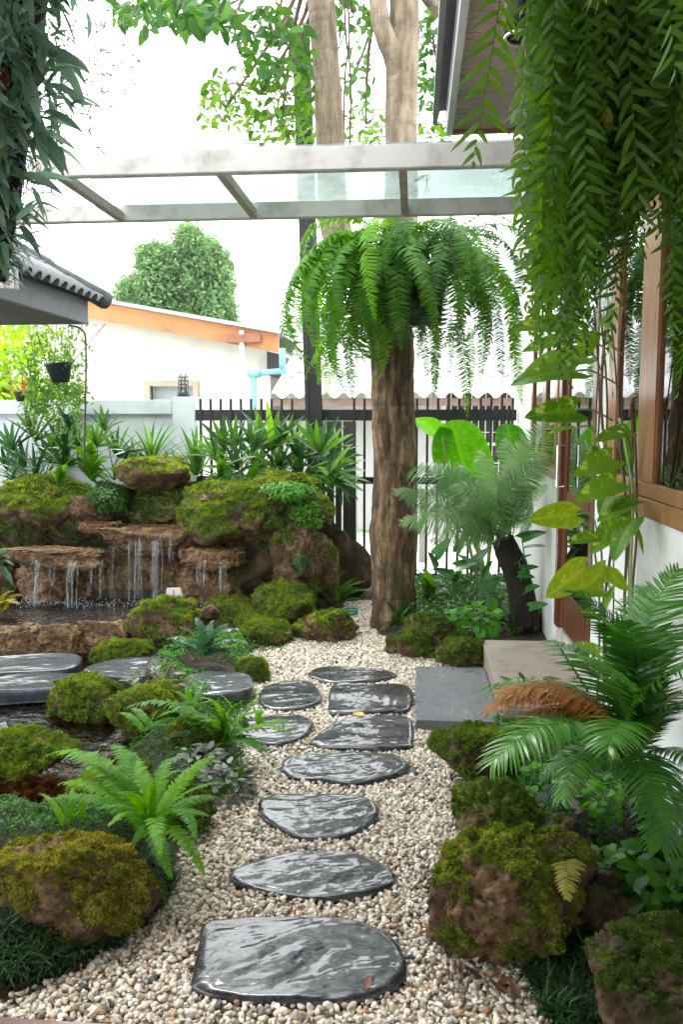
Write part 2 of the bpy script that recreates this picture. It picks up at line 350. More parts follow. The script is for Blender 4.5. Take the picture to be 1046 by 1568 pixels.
# ------------------------------------------------------------------ fronds and leaves
class FM: pass
def frond(L, n, plen, pw, a0, a1, prof=None, ang=68, droop=.35, jit=7, ljit=.1, twist=0.0, tj=.12, stem_w=.004, start=.08, mat='fern_mid', seed=0, segs=3, sway=0.0, curl=0.0, stem_mat=None):
    r = random.Random(seed); V = []; F = []
    prof = prof or (lambda t: math.sin(math.pi * min(1, t * .92 + .06) ** .8) ** .6)
    K = 40; cx = [Vector((0, 0, 0))]; T = []; yaw = 0
    for i in range(K + 1):
        t = i / K; th = a0 + (a1 - a0) * t ** 1.15; yw = sway * math.sin(t * 3.0)
        d = Vector((math.cos(th) * math.cos(yw), math.cos(th) * math.sin(yw), math.sin(th))); T.append(d)
        if i < K: cx.append(cx[-1] + d * L / K)
    def at(t):
        x = t * K; i = min(K - 1, int(x)); u = x - i; return cx[i].lerp(cx[i + 1], u), T[i]
    # stem
    ms = 12
    for i in range(ms + 1):
        p, d = at(i / ms); s = Vector((0, 1, 0)); nn = d.cross(s) * -1; w = stem_w * (1 - .75 * i / ms)
        V += [p + s * w, p + nn * w, p - s * w, p - nn * w * .6]
    for i in range(ms):
        for k in range(4): a = i * 4 + k; b = i * 4 + (k + 1) % 4; F.append((a, b, b + 4, a + 4))
    cols = [0] * len(F)
    wp = {3: (.75, 1.0, .78, .06), 2: (.8, 1.0, .06), 4: (.7, 1., .95, .65, .05)}[segs]
    for i in range(n):
        for sd in (1, -1):
            t = start + (1 - start) * (i + (.5 if sd > 0 else 0) + r.uniform(-.12, .12)) / n
            if t > .995: t = .995
            p, d = at(t); up0 = d.cross(Vector((0, 1, 0))); tw = twist * t + r.uniform(-tj, tj); S = (Vector((0, 1, 0)) * math.cos(tw) + up0 * math.sin(tw)) * sd; nn = Vector((0, 1, 0)).cross(d) * -1; nn = nn if nn.z > -2 else -nn
            l = plen * max(.12, prof(t)) * r.uniform(1 - ljit, 1 + ljit * .8); a = math.radians(ang + r.uniform(-jit, jit) - 30 * max(0, t - .8) / .2)
            up = d.cross(Vector((0, 1, 0)))
            if up.z < 0 and abs(up.z) > .2: up = -up
            e = (d * math.cos(a) + S * math.sin(a)).normalized(); wv = (d - e * d.dot(e)).normalized(); wv = (wv + up * r.uniform(-.3, .3)).normalized()
            b = len(V); dr = droop * r.uniform(.6, 1.4)
            for k in range(segs + 1):
                s = k / segs; q = p + e * l * s - up * l * dr * s * s + up * l * .10 * s + d * l * curl * s * s
                hw = pw * wp[k] * .5 * (prof(t) * .5 + .5); V += [q - wv * hw, q + wv * hw]
            for k in range(segs): c = b + 2 * k; F.append((c, c + 1, c + 3, c + 2))
    o = FM(); o.me = mesh_np('frond', [v[:] for v in V], F, M[mat], True); o.chord = cx[-1].copy(); o.len = cx[-1].length; o.L = L; return o
def put_frond(fm, base, tip, parent, roll=0.0, name='frond', mat=None, up=None):
    base, tip = Vector(base), Vector(tip); d = tip - base; s = d.length / fm.len; d.normalize()
    up = up or Vector((0, 0, 1)); u = up - d * up.dot(d)
    if u.length < .05: u = Vector((random.uniform(-1, 1), random.uniform(-1, 1), 0)); u = u - d * u.dot(d)
    u.normalize(); s_ = u.cross(d)
    if roll: q = Matrix.Rotation(roll, 3, d); u = q @ u; s_ = q @ s_
    c = fm.chord.normalized(); b = Vector((0, 1, 0)); n = c.cross(b)
    if n.z < 0 : n = -n
    b = n.cross(c)
    A = Matrix((d, s_, u)).transposed(); B = Matrix((c, b, n))
    Rm = (A @ B).to_4x4()
    me = fm.me
    if mat: me = variant(me, mat)
    o = obj(name, me, parent); o.matrix_basis = Matrix.Translation(base) @ Rm @ Matrix.Scale(s, 4); return o
_var = {}
def variant(me, mat):
    k = (me.name, mat)
    if k not in _var: c = me.copy(); c.materials.clear(); c.materials.append(M[mat]); _var[k] = c
    return _var[k]
def blade(L, wid, prof, fold=.25, curl=.3, n=8, mat='strap', wave=0.0, cols=4, lobe=0.0, name='leaf', veins=0, seed=0, tipdrop=0.0):
    """broad leaf along +X, upper side +Z; prof(t)->half width share"""
    r = random.Random(seed); V = []; F = []; ve = []
    for i in range(n + 1):
        t = i / n
        for j in range(cols + 1):
            u = j / cols * 2 - 1; hw = wid * .5 * prof(t); y = u * hw
            x = L * t - lobe * L * (abs(u) ** 1.5) * max(0, 1 - t * 2.2)
            z = abs(u) * hw * fold - curl * L * t * t - tipdrop * L * t ** 4 + wave * L * math.sin(t * 17 + u * 3) * abs(u)
            V.append((x, y, z)); ve.append(.0 if abs(u) > .1 else .55)
    for i in range(n):
        for j in range(cols): a = i * (cols + 1) + j; F.append((a, a + 1, a + cols + 2, a + cols + 1))
    me = mesh_np(name, V, F, M[mat], True, {'vein': ve}); fm = FM(); fm.me = me; fm.chord = Vector((L, 0, -curl * L - tipdrop * L)); fm.len = fm.chord.length; fm.L = L; return fm
def veined(L, wid, prof, mat, n=26, cols=12, lobe=.3, fold=.12, curl=.12, nv=9, wave=.012, cup=.0):
    V = []; F = []; ve = []
    for i in range(n + 1):
        t = i / n
        for j in range(cols + 1):
            u = j / cols * 2 - 1; hw = wid * .5 * prof(t); y = u * hw; x = L * t - lobe * L * abs(u) ** 1.4 * max(0, 1 - t * 1.7)
            s = (x / L - abs(y) / L * .75) * nv; rid = abs((s % 1) - .5) * 2
            z = abs(u) * hw * fold - curl * L * t * t + cup * abs(u) ** 2 * hw + .012 * L * rid * abs(u) ** .5 + wave * L * math.sin(t * 14 + u * 4) * abs(u) ** 2
            V.append((x, y, z)); ve.append(max(.8 if abs(u) < .09 else 0, .6 if rid > .86 and abs(u) < .95 else 0, .5 if abs(u) > .97 else 0))
    for i in range(n):
        for j in range(cols): a = i * (cols + 1) + j; F.append((a, a + 1, a + cols + 2, a + cols + 1))
    fm = FM(); fm.me = mesh_np('leaf', V, F, M[mat], True, {'vein': ve}); fm.chord = Vector((L, 0, -curl * L)); fm.len = fm.chord.length; fm.L = L; return fm
p_lance = lambda t: max(.03, math.sin(math.pi * min(1, .08 + .92 * t)) ** .75 * (1 - .25 * t))
p_strap = lambda t: max(.02, min(1, .45 + 2.4 * t) * (1 - t ** 3.2))
p_heart = lambda t: max(.02, (min(1, (t + .10) * 4.5)) ** .5 * (1 - t ** 1.9) ** .75)
p_ovate = lambda t: max(.03, math.sin(math.pi * (.06 + .94 * t) ** .72) ** .8)
p_round = lambda t: max(.05, math.sqrt(max(0, 1 - (2 * t - 1) ** 2)))
leaf2 = lambda L, w: ([(0, 0, 0), (L * .35, w * .5, .06 * L), (L * .35, -w * .5, .06 * L), (L * .72, w * .38, .02 * L), (L * .72, -w * .38, .02 * L), (L, 0, -.1 * L)], [(0, 2, 1, 1), (1, 2, 4, 3), (3, 4, 5, 5)])
# small leaf template as triangles
LT = np.array([(0, 0, 0), (.38, .24, .05), (.38, -.24, .05), (1, 0, -.08)]); LF = [(0, 2, 1), (1, 2, 3)]
LT2 = np.array([(0, 0, 0), (.3, .2, .07), (.3, -.2, .07), (.7, .16, .03), (.7, -.16, .03), (1, 0, -.1)]); LF2 = [(0, 2, 1), (1, 2, 4), (1, 4, 3), (3, 4, 5)]
def rdir(az, el): return Vector((math.cos(az) * math.cos(el), math.sin(az) * math.cos(el), math.sin(el)))
def rosette(o, base, fms, n, L, el=(.15, 1.2), az=(0, 6.283), jit=.012, mat=None, name='frond', fall=0.0):
    base = Vector(base)
    for i in range(n):
        a = az[0] + (az[1] - az[0]) * ((i + random.random() * .8) / n); e = random.uniform(*el); l = L * random.uniform(.75, 1.12) * (.8 + .2 * math.cos(e))
        d = rdir(a, e - fall); b = base + Vector((random.gauss(0, jit), random.gauss(0, jit), 0))
        put_frond(random.choice(fms), b, b + d * l, o, random.uniform(-.35, .35), name, mat if isinstance(mat, (str, type(None))) else random.choice(mat))
def tubes(o, name, mat, paths, r, n=5):
    m = MB()
    for p in paths: m.tube(p, r, n)
    return m.build(name, mat, o, True)

# sword-fern type fronds in several arcs
def fam(mat, L=.5, n=30, plen=.05, pw=.016, arcs=((1.0, -.5), (.8, -.9), (1.15, -.2)), **k):
    return [frond(L, n, plen, pw, a, b, mat=mat, seed=i + 3, sway=random.uniform(-.12, .12), **k) for i, (a, b) in enumerate(arcs)]
FB = fam('fern_bright', n=48, plen=.050, pw=.0122, droop=.3)
FMi = fam('fern_mid', n=28, plen=.06, pw=.02)
FD = fam('fern_dark', n=26, plen=.07, pw=.022)
FBL = fam('fern_blue', n=24, plen=.085, pw=.02, droop=.4)
# ================================================================== THE SETTING
M['soil'] = None
def ground_mat():
    m, t, p = nm('garden_soil')
    at = N(t, 'ShaderNodeAttribute', attribute_name='gravel'); n = noise(t, 30, 6, .7); n2 = noise(t, 130, 3, .6)
    so_ = ramp(t, n.outputs[0], [(.3, (.018, .012, .008)), (.5, (.04, .026, .016)), (.7, (.085, .055, .032))]).outputs[0]
    gr = ramp(t, n2.outputs[0], [(.3, (.10, .075, .05)), (.5, (.27, .21, .15)), (.7, (.46, .38, .28))]).outputs[0]
    t.links.new(mixc(t, so_, gr, at.outputs['Fac']), p.inputs['Base Color']); p.inputs['Roughness'].default_value = .85
    bump(t, p, n.outputs[0], .8, .02); return m
M['soil'] = ground_mat()
M['concrete_bright'] = plain('street_concrete', (.62, .61, .58), .7, .12, 2, .1)
M['concrete'] = plain('step_concrete', (.34, .285, .235), .5, .3, 7, .25, spec=.5)
def granite_mat():
    m, t, p = nm('grey_granite_slab')
    v = N(t, 'ShaderNodeTexVoronoi', i_Scale=260); tc = t.nodes.new('ShaderNodeTexCoord'); t.links.new(tc.outputs['Object'], v.inputs['Vector'])
    r = ramp(t, v.outputs['Color'], [(.15, (.035, .037, .043)), (.5, (.10, .105, .115)), (.85, (.27, .28, .30))])
    n = noise(t, 6, 5, .6); c = mixc(t, r.outputs[0], (.13, .135, .15), ramp(t, n.outputs[0], [(.35, (0, 0, 0)), (.7, (.6, .6, .6))]).outputs[0])
    t.links.new(c, p.inputs['Base Color']); rr = ramp(t, n.outputs[0], [(.35, (.22,) * 3), (.65, (.5,) * 3)]); t.links.new(rr.outputs[0], p.inputs['Roughness'])
    bump(t, p, v.outputs['Distance'], .35, .002); return m
M['granite'] = granite_mat()
def slate_mat(name, k=1.0, rough=.13):
    m, t, p = nm(name)
    n = noise(t, 7, 7, .65, stretch=(1, 3.2, 1)); n2 = noise(t, 34, 6, .7, stretch=(1, 2.5, 1))
    c = ramp(t, n.outputs[0], [(.3, (.008 * k, .009 * k, .011 * k)), (.55, (.018 * k, .022 * k, .029 * k)), (.75, (.05 * k, .054 * k, .06 * k))])
    t.links.new(c.outputs[0], p.inputs['Base Color']); rr = ramp(t, n2.outputs[0], [(.36, (rough,) * 3), (.5, (rough * 2.2,) * 3), (.66, (rough * 4.5,) * 3)]); t.links.new(rr.outputs[0], p.inputs['Roughness'])
    p.inputs['Specular IOR Level'].default_value = .5; cw = ramp(t, n.outputs[0], [(.34, (.75,) * 3), (.52, (1,) * 3)]); t.links.new(cw.outputs[0], p.inputs['Coat Weight']); p.inputs['Coat IOR'].default_value = 1.5; p.inputs['Coat Roughness'].default_value = .08
    ad = N(t, 'ShaderNodeMath', operation='ADD'); t.links.new(n.outputs[0], ad.inputs[0]); mu = N(t, 'ShaderNodeMath', operation='MULTIPLY', n1=.35); t.links.new(n2.outputs[0], mu.inputs[0]); t.links.new(mu.outputs[0], ad.inputs[1])
    bump(t, p, ad.outputs[0], .8, .005); return m
M['slate'] = slate_mat('wet_slate'); M['slate_grey'] = slate_mat('slate_pale', 2.8, .2)

# ---- ground outlines in the plan (metres), taken from where they lie on the ground
def plan(pts, z=0): return np.array([G(x, y, z)[:2] for x, y in pts])
GRAVEL = plan([(-60, 1568), (30, 1535), (120, 1500), (200, 1440), (262, 1385), (290, 1290), (350, 1225), (378, 1160), (352, 1110), (372, 1075), (388, 1045), (372, 1012),
               (420, 985), (462, 975), (525, 958), (532, 925), (572, 922), (575, 975), (632, 1004), (680, 1018), (744, 1022), (748, 1110), (735, 1125), (700, 1190), (735, 1215), (715, 1275),
               (640, 1350), (655, 1420), (760, 1470), (830, 1505), (900, 1568), (960, 1700), (-200, 1700)])
POND = plan([(-420, 985), (130, 990), (215, 1035), (205, 1110), (190, 1170), (215, 1215), (140, 1270), (-30, 1265), (-500, 1300)], -.05)
def inside(P, poly):
    x, y = P[:, 0], P[:, 1]; r = np.zeros(len(P), bool); j = len(poly) - 1
    for i in range(len(poly)):
        xi, yi = poly[i]; xj, yj = poly[j]
        c = ((yi > y) != (yj > y)) & (x < (xj - xi) * (y - yi) / (yj - yi + 1e-12) + xi); r ^= c; j = i
    return r
def edged(P, poly):
    d = np.full(len(P), 1e9)
    for i in range(len(poly)):
        a = poly[i - 1]; b = poly[i]; ab = b - a; t = np.clip(((P - a) @ ab) / (ab @ ab + 1e-12), 0, 1); d = np.minimum(d, np.linalg.norm(P - a - t[:, None] * ab, axis=1))
    return np.where(inside(P, poly), d, -d)
GX0, GX1, GY0, GY1 = -4.6, .92, 1.6, 7.52
def height(P):
    P = np.atleast_2d(P); g = edged(P, GRAVEL); pd = edged(P, POND)
    h = np.clip(-g * .35, 0, .07); h = h + .02 * fbm(np.c_[P * 4, np.zeros(len(P))], 2) * (g < 0)
    left = (P[:, 1] > 6.3) & (P[:, 0] < -.75); h = np.where(left, h + .1, h)
    h = np.where(pd > -.12, np.minimum(h, np.where(pd > 0, -.05 - np.clip(pd, 0, .14) * 1.3, .10 * (-pd / .12) - .05)), h)
    return h
nx, ny = 150, 156
gx, gy = np.meshgrid(np.linspace(GX0, GX1, nx), np.linspace(GY0, GY1, ny)); PG = np.c_[gx.ravel(), gy.ravel()]
hz = height(PG); edge = (PG[:, 0] < GX0 + .01) | (PG[:, 0] > GX1 - .01) | (PG[:, 1] < GY0 + .01) | (PG[:, 1] > GY1 - .01); hz[edge] = 0
idx = np.arange(nx * ny).reshape(ny, nx)
fq = np.stack([idx[:-1, :-1], idx[:-1, 1:], idx[1:, 1:], idx[1:, :-1]], -1).reshape(-1, 4)
obj('garden_ground', mesh_np('garden_ground', np.c_[PG, hz], fq, M['soil'], True, {'gravel': np.clip(edged(PG, GRAVEL) * 30 + .5, 0, 1)}), kind='structure')
# ground sheet round the garden out to the horizon
B = 900
v = [(GX0, GY0, 0), (GX1, GY0, 0), (GX1, GY1, 0), (GX0, GY1, 0), (-B, -B, 0), (B, -B, 0), (B, B, 0), (-B, B, 0)]
obj('ground', mesh_np('ground', v, [(4, 5, 1, 0), (5, 6, 2, 1), (6, 7, 3, 2), (7, 4, 0, 3)], M['concrete_bright'], False), kind='structure')
MB().box(-7, 4, 7.95, 11.9, .0, .008).build('street', plain('street_surface', (.7, .68, .64), .6, .1, 1.5, .1), None, kind='structure')
tr_ = thing('shading_roof', 'terrace roof over the place where the photo is taken', 'roof', (0, 0, 2.95)); tr_['kind'] = 'structure'  # unseen roof, added to cut the sky light on the foreground
MB().box(-4.5, .15, -3.5, 2.62, 2.96, 3.0).build('ceiling', plain('shading_ceiling', (.35, .3, .26), .8, .1, 3, .1), tr_)
MB().box(-4.5, .84, -3.6, -3.5, 0, 2.95).build('back_wall', plain('terrace_back', (.4, .38, .35), .8, .1, 3, .1), tr_)
ter = MB().box(-3, .87, 1.0, G(115, 1562, .03).y, -.02, .03, .006); terr = ter.build('terrace', plain('terrace_tile', (.22, .15, .14), .2, .25, 9, .1, coat=.5), None, kind='structure')

# ---- gravel: thousands of pebbles, instanced on points
def pebbles(name, P, z, size, mat, seed):
    r = np.random.default_rng(seed); n = len(P)
    me = bpy.data.meshes.new(name); me.vertices.add(n); me.vertices.foreach_set('co', np.c_[P, z].astype(np.float32).ravel()); me.update()
    s = size * r.lognormal(0, .24, n); sc_ = np.stack([s * r.uniform(.85, 1.35, n), s * r.uniform(.7, 1.0, n), s * r.uniform(.5, .8, n)], 1)
    a = me.attributes.new('psc', 'FLOAT_VECTOR', 'POINT'); a.data.foreach_set('vector', sc_.astype(np.float32).ravel())
    ro = np.stack([r.normal(0, .45, n), r.normal(0, .45, n), r.uniform(0, 6.28, n)], 1)
    a = me.attributes.new('pro', 'FLOAT_VECTOR', 'POINT'); a.data.foreach_set('vector', ro.astype(np.float32).ravel())
    o = obj(name, me, None, 'stuff'); ng = bpy.data.node_groups.new(name, 'GeometryNodeTree')
    ng.interface.new_socket('Geometry', in_out='INPUT', socket_type='NodeSocketGeometry'); ng.interface.new_socket('Geometry', in_out='OUTPUT', socket_type='NodeSocketGeometry')
    gi = ng.nodes.new('NodeGroupInput'); go = ng.nodes.new('NodeGroupOutput'); icn = ng.nodes.new('GeometryNodeMeshIcoSphere'); icn.inputs['Radius'].default_value = .5; icn.inputs['Subdivisions'].default_value = 3
    ss = ng.nodes.new('GeometryNodeSetShadeSmooth'); sm = ng.nodes.new('GeometryNodeSetMaterial'); sm.inputs['Material'].default_value = mat
    nz = ng.nodes.new('ShaderNodeTexNoise'); nz.inputs['Scale'].default_value = 2.1; nz.inputs['Detail'].default_value = 1
    pos = ng.nodes.new('GeometryNodeInputPosition'); vm = ng.nodes.new('ShaderNodeVectorMath'); vm.operation = 'SUBTRACT'; vm.inputs[1].default_value = (.5, .5, .5)
    vm2 = ng.nodes.new('ShaderNodeVectorMath'); vm2.operation = 'SCALE'; vm2.inputs['Scale'].default_value = .55; sp = ng.nodes.new('GeometryNodeSetPosition')
    ip = ng.nodes.new('GeometryNodeInstanceOnPoints'); na = [ng.nodes.new('GeometryNodeInputNamedAttribute') for _ in range(2)]
    for q, nme in zip(na, ('psc', 'pro')): q.data_type = 'FLOAT_VECTOR'; q.inputs['Name'].default_value = nme
    L = ng.links.new
    L(icn.outputs['Mesh'], sp.inputs['Geometry']); L(pos.outputs[0], nz.inputs['Vector']); L(nz.outputs['Color'], vm.inputs[0]); L(vm.outputs[0], vm2.inputs[0]); L(vm2.outputs[0], sp.inputs['Offset'])
    L(sp.outputs[0], ss.inputs[0]); L(ss.outputs[0], sm.inputs[0]); L(gi.outputs[0], ip.inputs['Points']); L(sm.outputs[0], ip.inputs['Instance'])
    L(na[0].outputs['Attribute'], ip.inputs['Scale']); L(na[1].outputs['Attribute'], ip.inputs['Rotation']); L(ip.outputs[0], go.inputs[0])
    md = o.modifiers.new('pebbles', 'NODES'); md.node_group = ng; return o
def pebble_mat(name, stops, rough=.35):
    m, t, p = nm(name); oi = t.nodes.new('ShaderNodeObjectInfo'); r = ramp(t, oi.outputs['Random'], stops); r.color_ramp.interpolation = 'CONSTANT'
    n = noise(t, 2.2, 3, .6); c = mixc(t, r.outputs[0], (.9, .85, .78), ramp(t, n.outputs[0], [(.4, (0, 0, 0)), (.8, (.35, .35, .35))]).outputs[0], 'MULTIPLY')
    t.links.new(c, p.inputs['Base Color']); p.inputs['Roughness'].default_value = rough; return m
M['pebble'] = pebble_mat('cream_pebbles', [(0, (.72, .63, .52)), (.16, (.80, .74, .64)), (.34, (.62, .53, .42)), (.46, (.84, .79, .71)), (.60, (.58, .46, .33)), (.68, (.72, .64, .53)), (.80, (.42, .38, .33)), (.87, (.47, .27, .15)), (.90, (.22, .20, .19)), (.94, (.07, .07, .075)), (.97, (.82, .80, .76))])
def scatter_poly(poly, sp, seed, inset=0.0, jit=.45):
    r = np.random.default_rng(seed); x0, y0 = poly.min(0); x1, y1 = poly.max(0)
    xs = np.arange(x0, x1, sp); ys = np.arange(max(y0, 1.88), y1, sp * .87); X, Y = np.meshgrid(xs, ys); X = X + (np.arange(len(ys)) % 2)[:, None] * sp / 2
    P = np.c_[X.ravel(), Y.ravel()]; P += r.uniform(-jit, jit, P.shape) * sp; return P[edged(P, poly) > inset]
P1 = scatter_poly(GRAVEL, .0150, 1, -.03); P2 = scatter_poly(GRAVEL, .0190, 2, -.02)

mound = lambda P: .006 * fbm(np.c_[P * 5, np.zeros(len(P))], 2)
PP = np.concatenate([P1, P2]); ZZ = np.concatenate([.004 + mound(P1), .0135 + mound(P2) + rng.uniform(0, .004, len(P2))])
pebbles('gravel', PP, ZZ, .0160, M['pebble'], 5)

# ---- water
M['water'] = glassmat('pond_water', (.50, .34, .17), 1.33, .01, bumps=(8, .014, 4, (1, 1.8, 1)), boost=1.2)
M['pond_bed'] = plain('pond_bed', (.16, .085, .035), .7, .5, 9, .5, fine=25)
def sheet(name, poly, z, mat, kind, waves=None, ruf=1.0, res=.025):
    x0, y0 = poly.min(0); x1, y1 = poly.max(0); xs = np.arange(x0, x1 + res, res); ys = np.arange(y0, y1 + res, res); X, Y = np.meshgrid(xs, ys); P = np.c_[X.ravel(), Y.ravel()]
    ins = edged(P, poly) > -.05; q = np.arange(len(P)).reshape(len(ys), len(xs)); f = np.stack([q[:-1, :-1], q[:-1, 1:], q[1:, 1:], q[1:, :-1]], -1).reshape(-1, 4); f = f[ins[f].any(1)]
    zz = z + (waves(P) if waves else 0) * np.ones(len(P)); used = np.unique(f); mp = np.full(len(P), -1); mp[used] = np.arange(len(used))
    return obj(name, mesh_np(name, np.c_[P, zz][used], mp[f], mat, True), None, kind)
sheet('pond_water', POND, -.035, M['water'], 'structure', lambda P: .0014 * fbm(np.c_[P * 11, np.zeros(len(P))], 2) * (1 + 1.2 * np.exp(-((P[:, 1] - 3.35) / .3) ** 2)))
UP = plan([(-500, 962), (225, 956), (300, 940), (300, 900), (-600, 900)], .13)
UPZ = .13
sheet('upper_pool_water', UP, UPZ, glassmat('upper_pool_water', (.50, .34, .17), 1.33, .02, bumps=(14, .022, 5, (1, 1.8, 1)), boost=1.3), 'structure',
      lambda P: .0035 * fbm(np.c_[P * 15, np.zeros(len(P))], 3), res=.02)
sheet('pool_bed', plan([(-500, 955), (225, 948), (300, 935), (300, 900), (-600, 900)], .05), .05, M['pond_bed'], 'structure', lambda P: .02 * fbm(np.c_[P * 9, np.zeros(len(P))], 3))
# pebbles on the pond bed
PB = scatter_poly(POND, .045, 9, .02); PB = PB[PB[:, 0] > -3.3]
pebbles('pond_pebbles', PB, height(PB) + .006, .042, pebble_mat('brown_pebbles', [(0, (.17, .08, .03)), (.3, (.24, .13, .05)), (.55, (.10, .05, .02)), (.8, (.34, .21, .10))], .5), 6)

# ---- hills and haze-pale distance
hv = []; hf = []; HN = 60
for i in range(HN + 1):
    x = -420 + 900 * i / HN; top = 62 + 26 * math.sin(x * .011 + 1.1) + 12 * math.sin(x * .031) + 5 * math.sin(x * .09)
    hv += [(x, 420, -2), (x, 455, top * .55 + random.uniform(-2, 2)), (x, 500, top), (x, 620, -2)]
for i in range(HN):
    for k in range(3): a = i * 4 + k; hf.append((a, a + 4, a + 5, a + 1))
obj('hills', mesh_np('hills', hv, hf, plain('hill_forest', (.05, .09, .035), .9, .4, .06, 0), True), kind='structure')
hz_ = MB().box(-925, 925, -925, 925, -2, 112).build('haze', None, None, kind='stuff')
hm = bpy.data.materials.new('haze'); hm.use_nodes = True; ht = hm.node_tree; ht.nodes.remove(ht.nodes['Principled BSDF'])
pv = ht.nodes.new('ShaderNodeVolumePrincipled'); pv.inputs['Color'].default_value = (.93, .96, .98, 1); pv.inputs['Density'].default_value = .0009; pv.inputs['Anisotropy'].default_value = .3
ht.links.new(pv.outputs[0], ht.nodes['Material Output'].inputs['Volume']); hz_.data.materials.append(hm)
scn.cycles.volume_bounces = 0; scn.cycles.volume_max_steps = 32

# ================================================================== SLATE STEPPING STONES AND SLABS
def stone_slab(name, pts, z, thick, label, mat, cat='stepping stone', group=None, seed=0, amp=.010, freq=(5, 14), ang=0.3, under=.0):
    P = catmull([G(x, y, z) for x, y in pts], 6, True); P = [Vector((p.x, p.y, 0)) for p in P]; n = len(P); c = sum(P, Vector()) / n
    RN = 44; r = np.random.default_rng(seed); off = r.random(3) * 30; rings = []
    pa = np.array([p[:2] for p in P]); ca = np.array(c[:2]); wob = 1 + .012 * pn(np.c_[pa * 26, np.full(n, off[0])]) + .010 * pn(np.c_[pa * 70, np.full(n, off[1])])
    pa = ca + (pa - ca) * wob[:, None]; V = [[*ca, 0]]
    for k in range(1, RN + 1):
        s = 1 - (1 - k / RN) ** 1.25; V += [[*q, 0] for q in (ca + (pa - ca) * s)]
    V = np.array(V); q = V[:, :2] - ca; cs, sn = math.cos(ang), math.sin(ang); rx = q[:, 0] * cs + q[:, 1] * sn; ry = -q[:, 0] * sn + q[:, 1] * cs
    wx = fbm(np.c_[q * 4, np.full(len(q), off[1])], 2) * .045
    pq = np.c_[rx * freq[0], (ry + wx) * freq[1], np.full(len(q), off[2])]
    h = fbm(pq, 3); st = h * 2.6 + rx * 3; fl = np.floor(st); ter_ = (fl + np.clip((st - fl - .5) * 3.5 + .5, 0, 1)) / 2.6 - rx * 3 / 2.6
    fine = fbm(np.c_[rx * 14, ry * 30, np.full(len(q), off[2])], 3); h = .45 * h + .65 * ter_ + .24 * fine
    rad = np.r_[0, np.repeat(1 - (1 - np.arange(1, RN + 1) / RN) ** 1.25, n)]; drop = np.clip((rad - .90) / .10, 0, 1) ** 2.6 * min(.009, thick * .3)
    V[:, 2] = z + amp * h * (1 - np.clip((rad - .9) / .1, 0, 1) * .6) - drop
    F = [(0, 1 + i, 1 + (i + 1) % n) for i in range(n)]
    for k in range(RN - 1):
        for i in range(n): a = 1 + k * n + i; b = 1 + k * n + (i + 1) % n; F.append((a, a + n, b + n, b))
    base = 1 + (RN - 1) * n; V = V.tolist(); last = base
    for j, (s, zz) in enumerate(((1.008, .35), (1.0, .6), (1.01, .8), (.985, 1.0))):
        b0 = len(V); V += [[ca[0] + (pa[i][0] - ca[0]) * (s + r.normal(0, .004)), ca[1] + (pa[i][1] - ca[1]) * (s + r.normal(0, .004)), z - .008 - (thick - .008) * zz] for i in range(n)]
        for i in range(n): F.append((last + i, b0 + i, b0 + (i + 1) % n, last + (i + 1) % n))
        last = b0
    F.append(tuple(last + i for i in range(n)))
    me = mesh_np(name, V, F, mat, True); o = obj(name, me); 
    return setp(o, label, cat, group)
GS = 'slate stepping stones across the gravel'
SS = [
 ([(310, 1412), (345, 1402), (420, 1400), (500, 1402), (560, 1412), (600, 1432), (620, 1460), (622, 1485), (600, 1508), (560, 1522), (500, 1530), (430, 1528), (350, 1522), (300, 1508), (294, 1490), (303, 1450)], 'largest wet black slate stepping stone, nearest the bottom of the photo', .5),
 ([(352, 1335), (375, 1320), (430, 1305), (490, 1300), (545, 1305), (590, 1320), (606, 1338), (600, 1352), (560, 1364), (500, 1370), (440, 1366), (385, 1356), (356, 1345)], 'long pointed wet slate stepping stone, second from the bottom', .45),
 ([(396, 1225), (410, 1217), (450, 1214), (500, 1215), (545, 1217), (572, 1225), (581, 1238), (570, 1255), (540, 1273), (500, 1280), (460, 1278), (420, 1262), (400, 1245)], 'silvery wet slate stone with notched right end, third from the bottom', .4),
 ([(430, 1172), (445, 1158), (500, 1152), (550, 1150), (600, 1154), (628, 1168), (620, 1180), (590, 1190), (540, 1198), (500, 1193), (450, 1187)], 'slate stepping stone tapering to its right, fourth from the bottom', .2),
 ([(476, 1132), (500, 1112), (520, 1100), (560, 1093), (610, 1094), (630, 1100), (633, 1133), (625, 1142), (560, 1144), (500, 1142)], 'dark slate stone left of the granite slab carrying a yellow fallen flower', .1),
 ([(362, 1110), (380, 1100), (440, 1092), (470, 1098), (480, 1108), (465, 1125), (435, 1136), (400, 1135), (370, 1124)], 'slate stepping stone touched by fern tips, at the left rim of the gravel', .3),
 ([(396, 1066), (405, 1050), (440, 1041), (475, 1042), (490, 1058), (492, 1070), (470, 1081), (435, 1084), (405, 1080)], 'rounded slate stone between the pond bridge stone and the ribbed square stone', .35),
 ([(506, 1052), (520, 1043), (560, 1045), (625, 1047), (629, 1083), (600, 1087), (550, 1090), (508, 1089), (503, 1078)], 'squarish slate stone with a long crack, beside the granite slab', .15),
 ([(472, 1031), (490, 1020), (530, 1019), (580, 1022), (607, 1031), (590, 1038), (540, 1043), (500, 1041)], 'narrow slate stepping stone farthest along the gravel path', .0)]
for i, (pts, lab, an) in enumerate(SS):
    stone_slab('stepping_stone', pts, .036, .066, lab, M['slate'], group=GS, seed=i + 3, ang=an, amp=.0095, freq=(1.9, 5.6))
GB = 'grey slate stones bridging the pond'
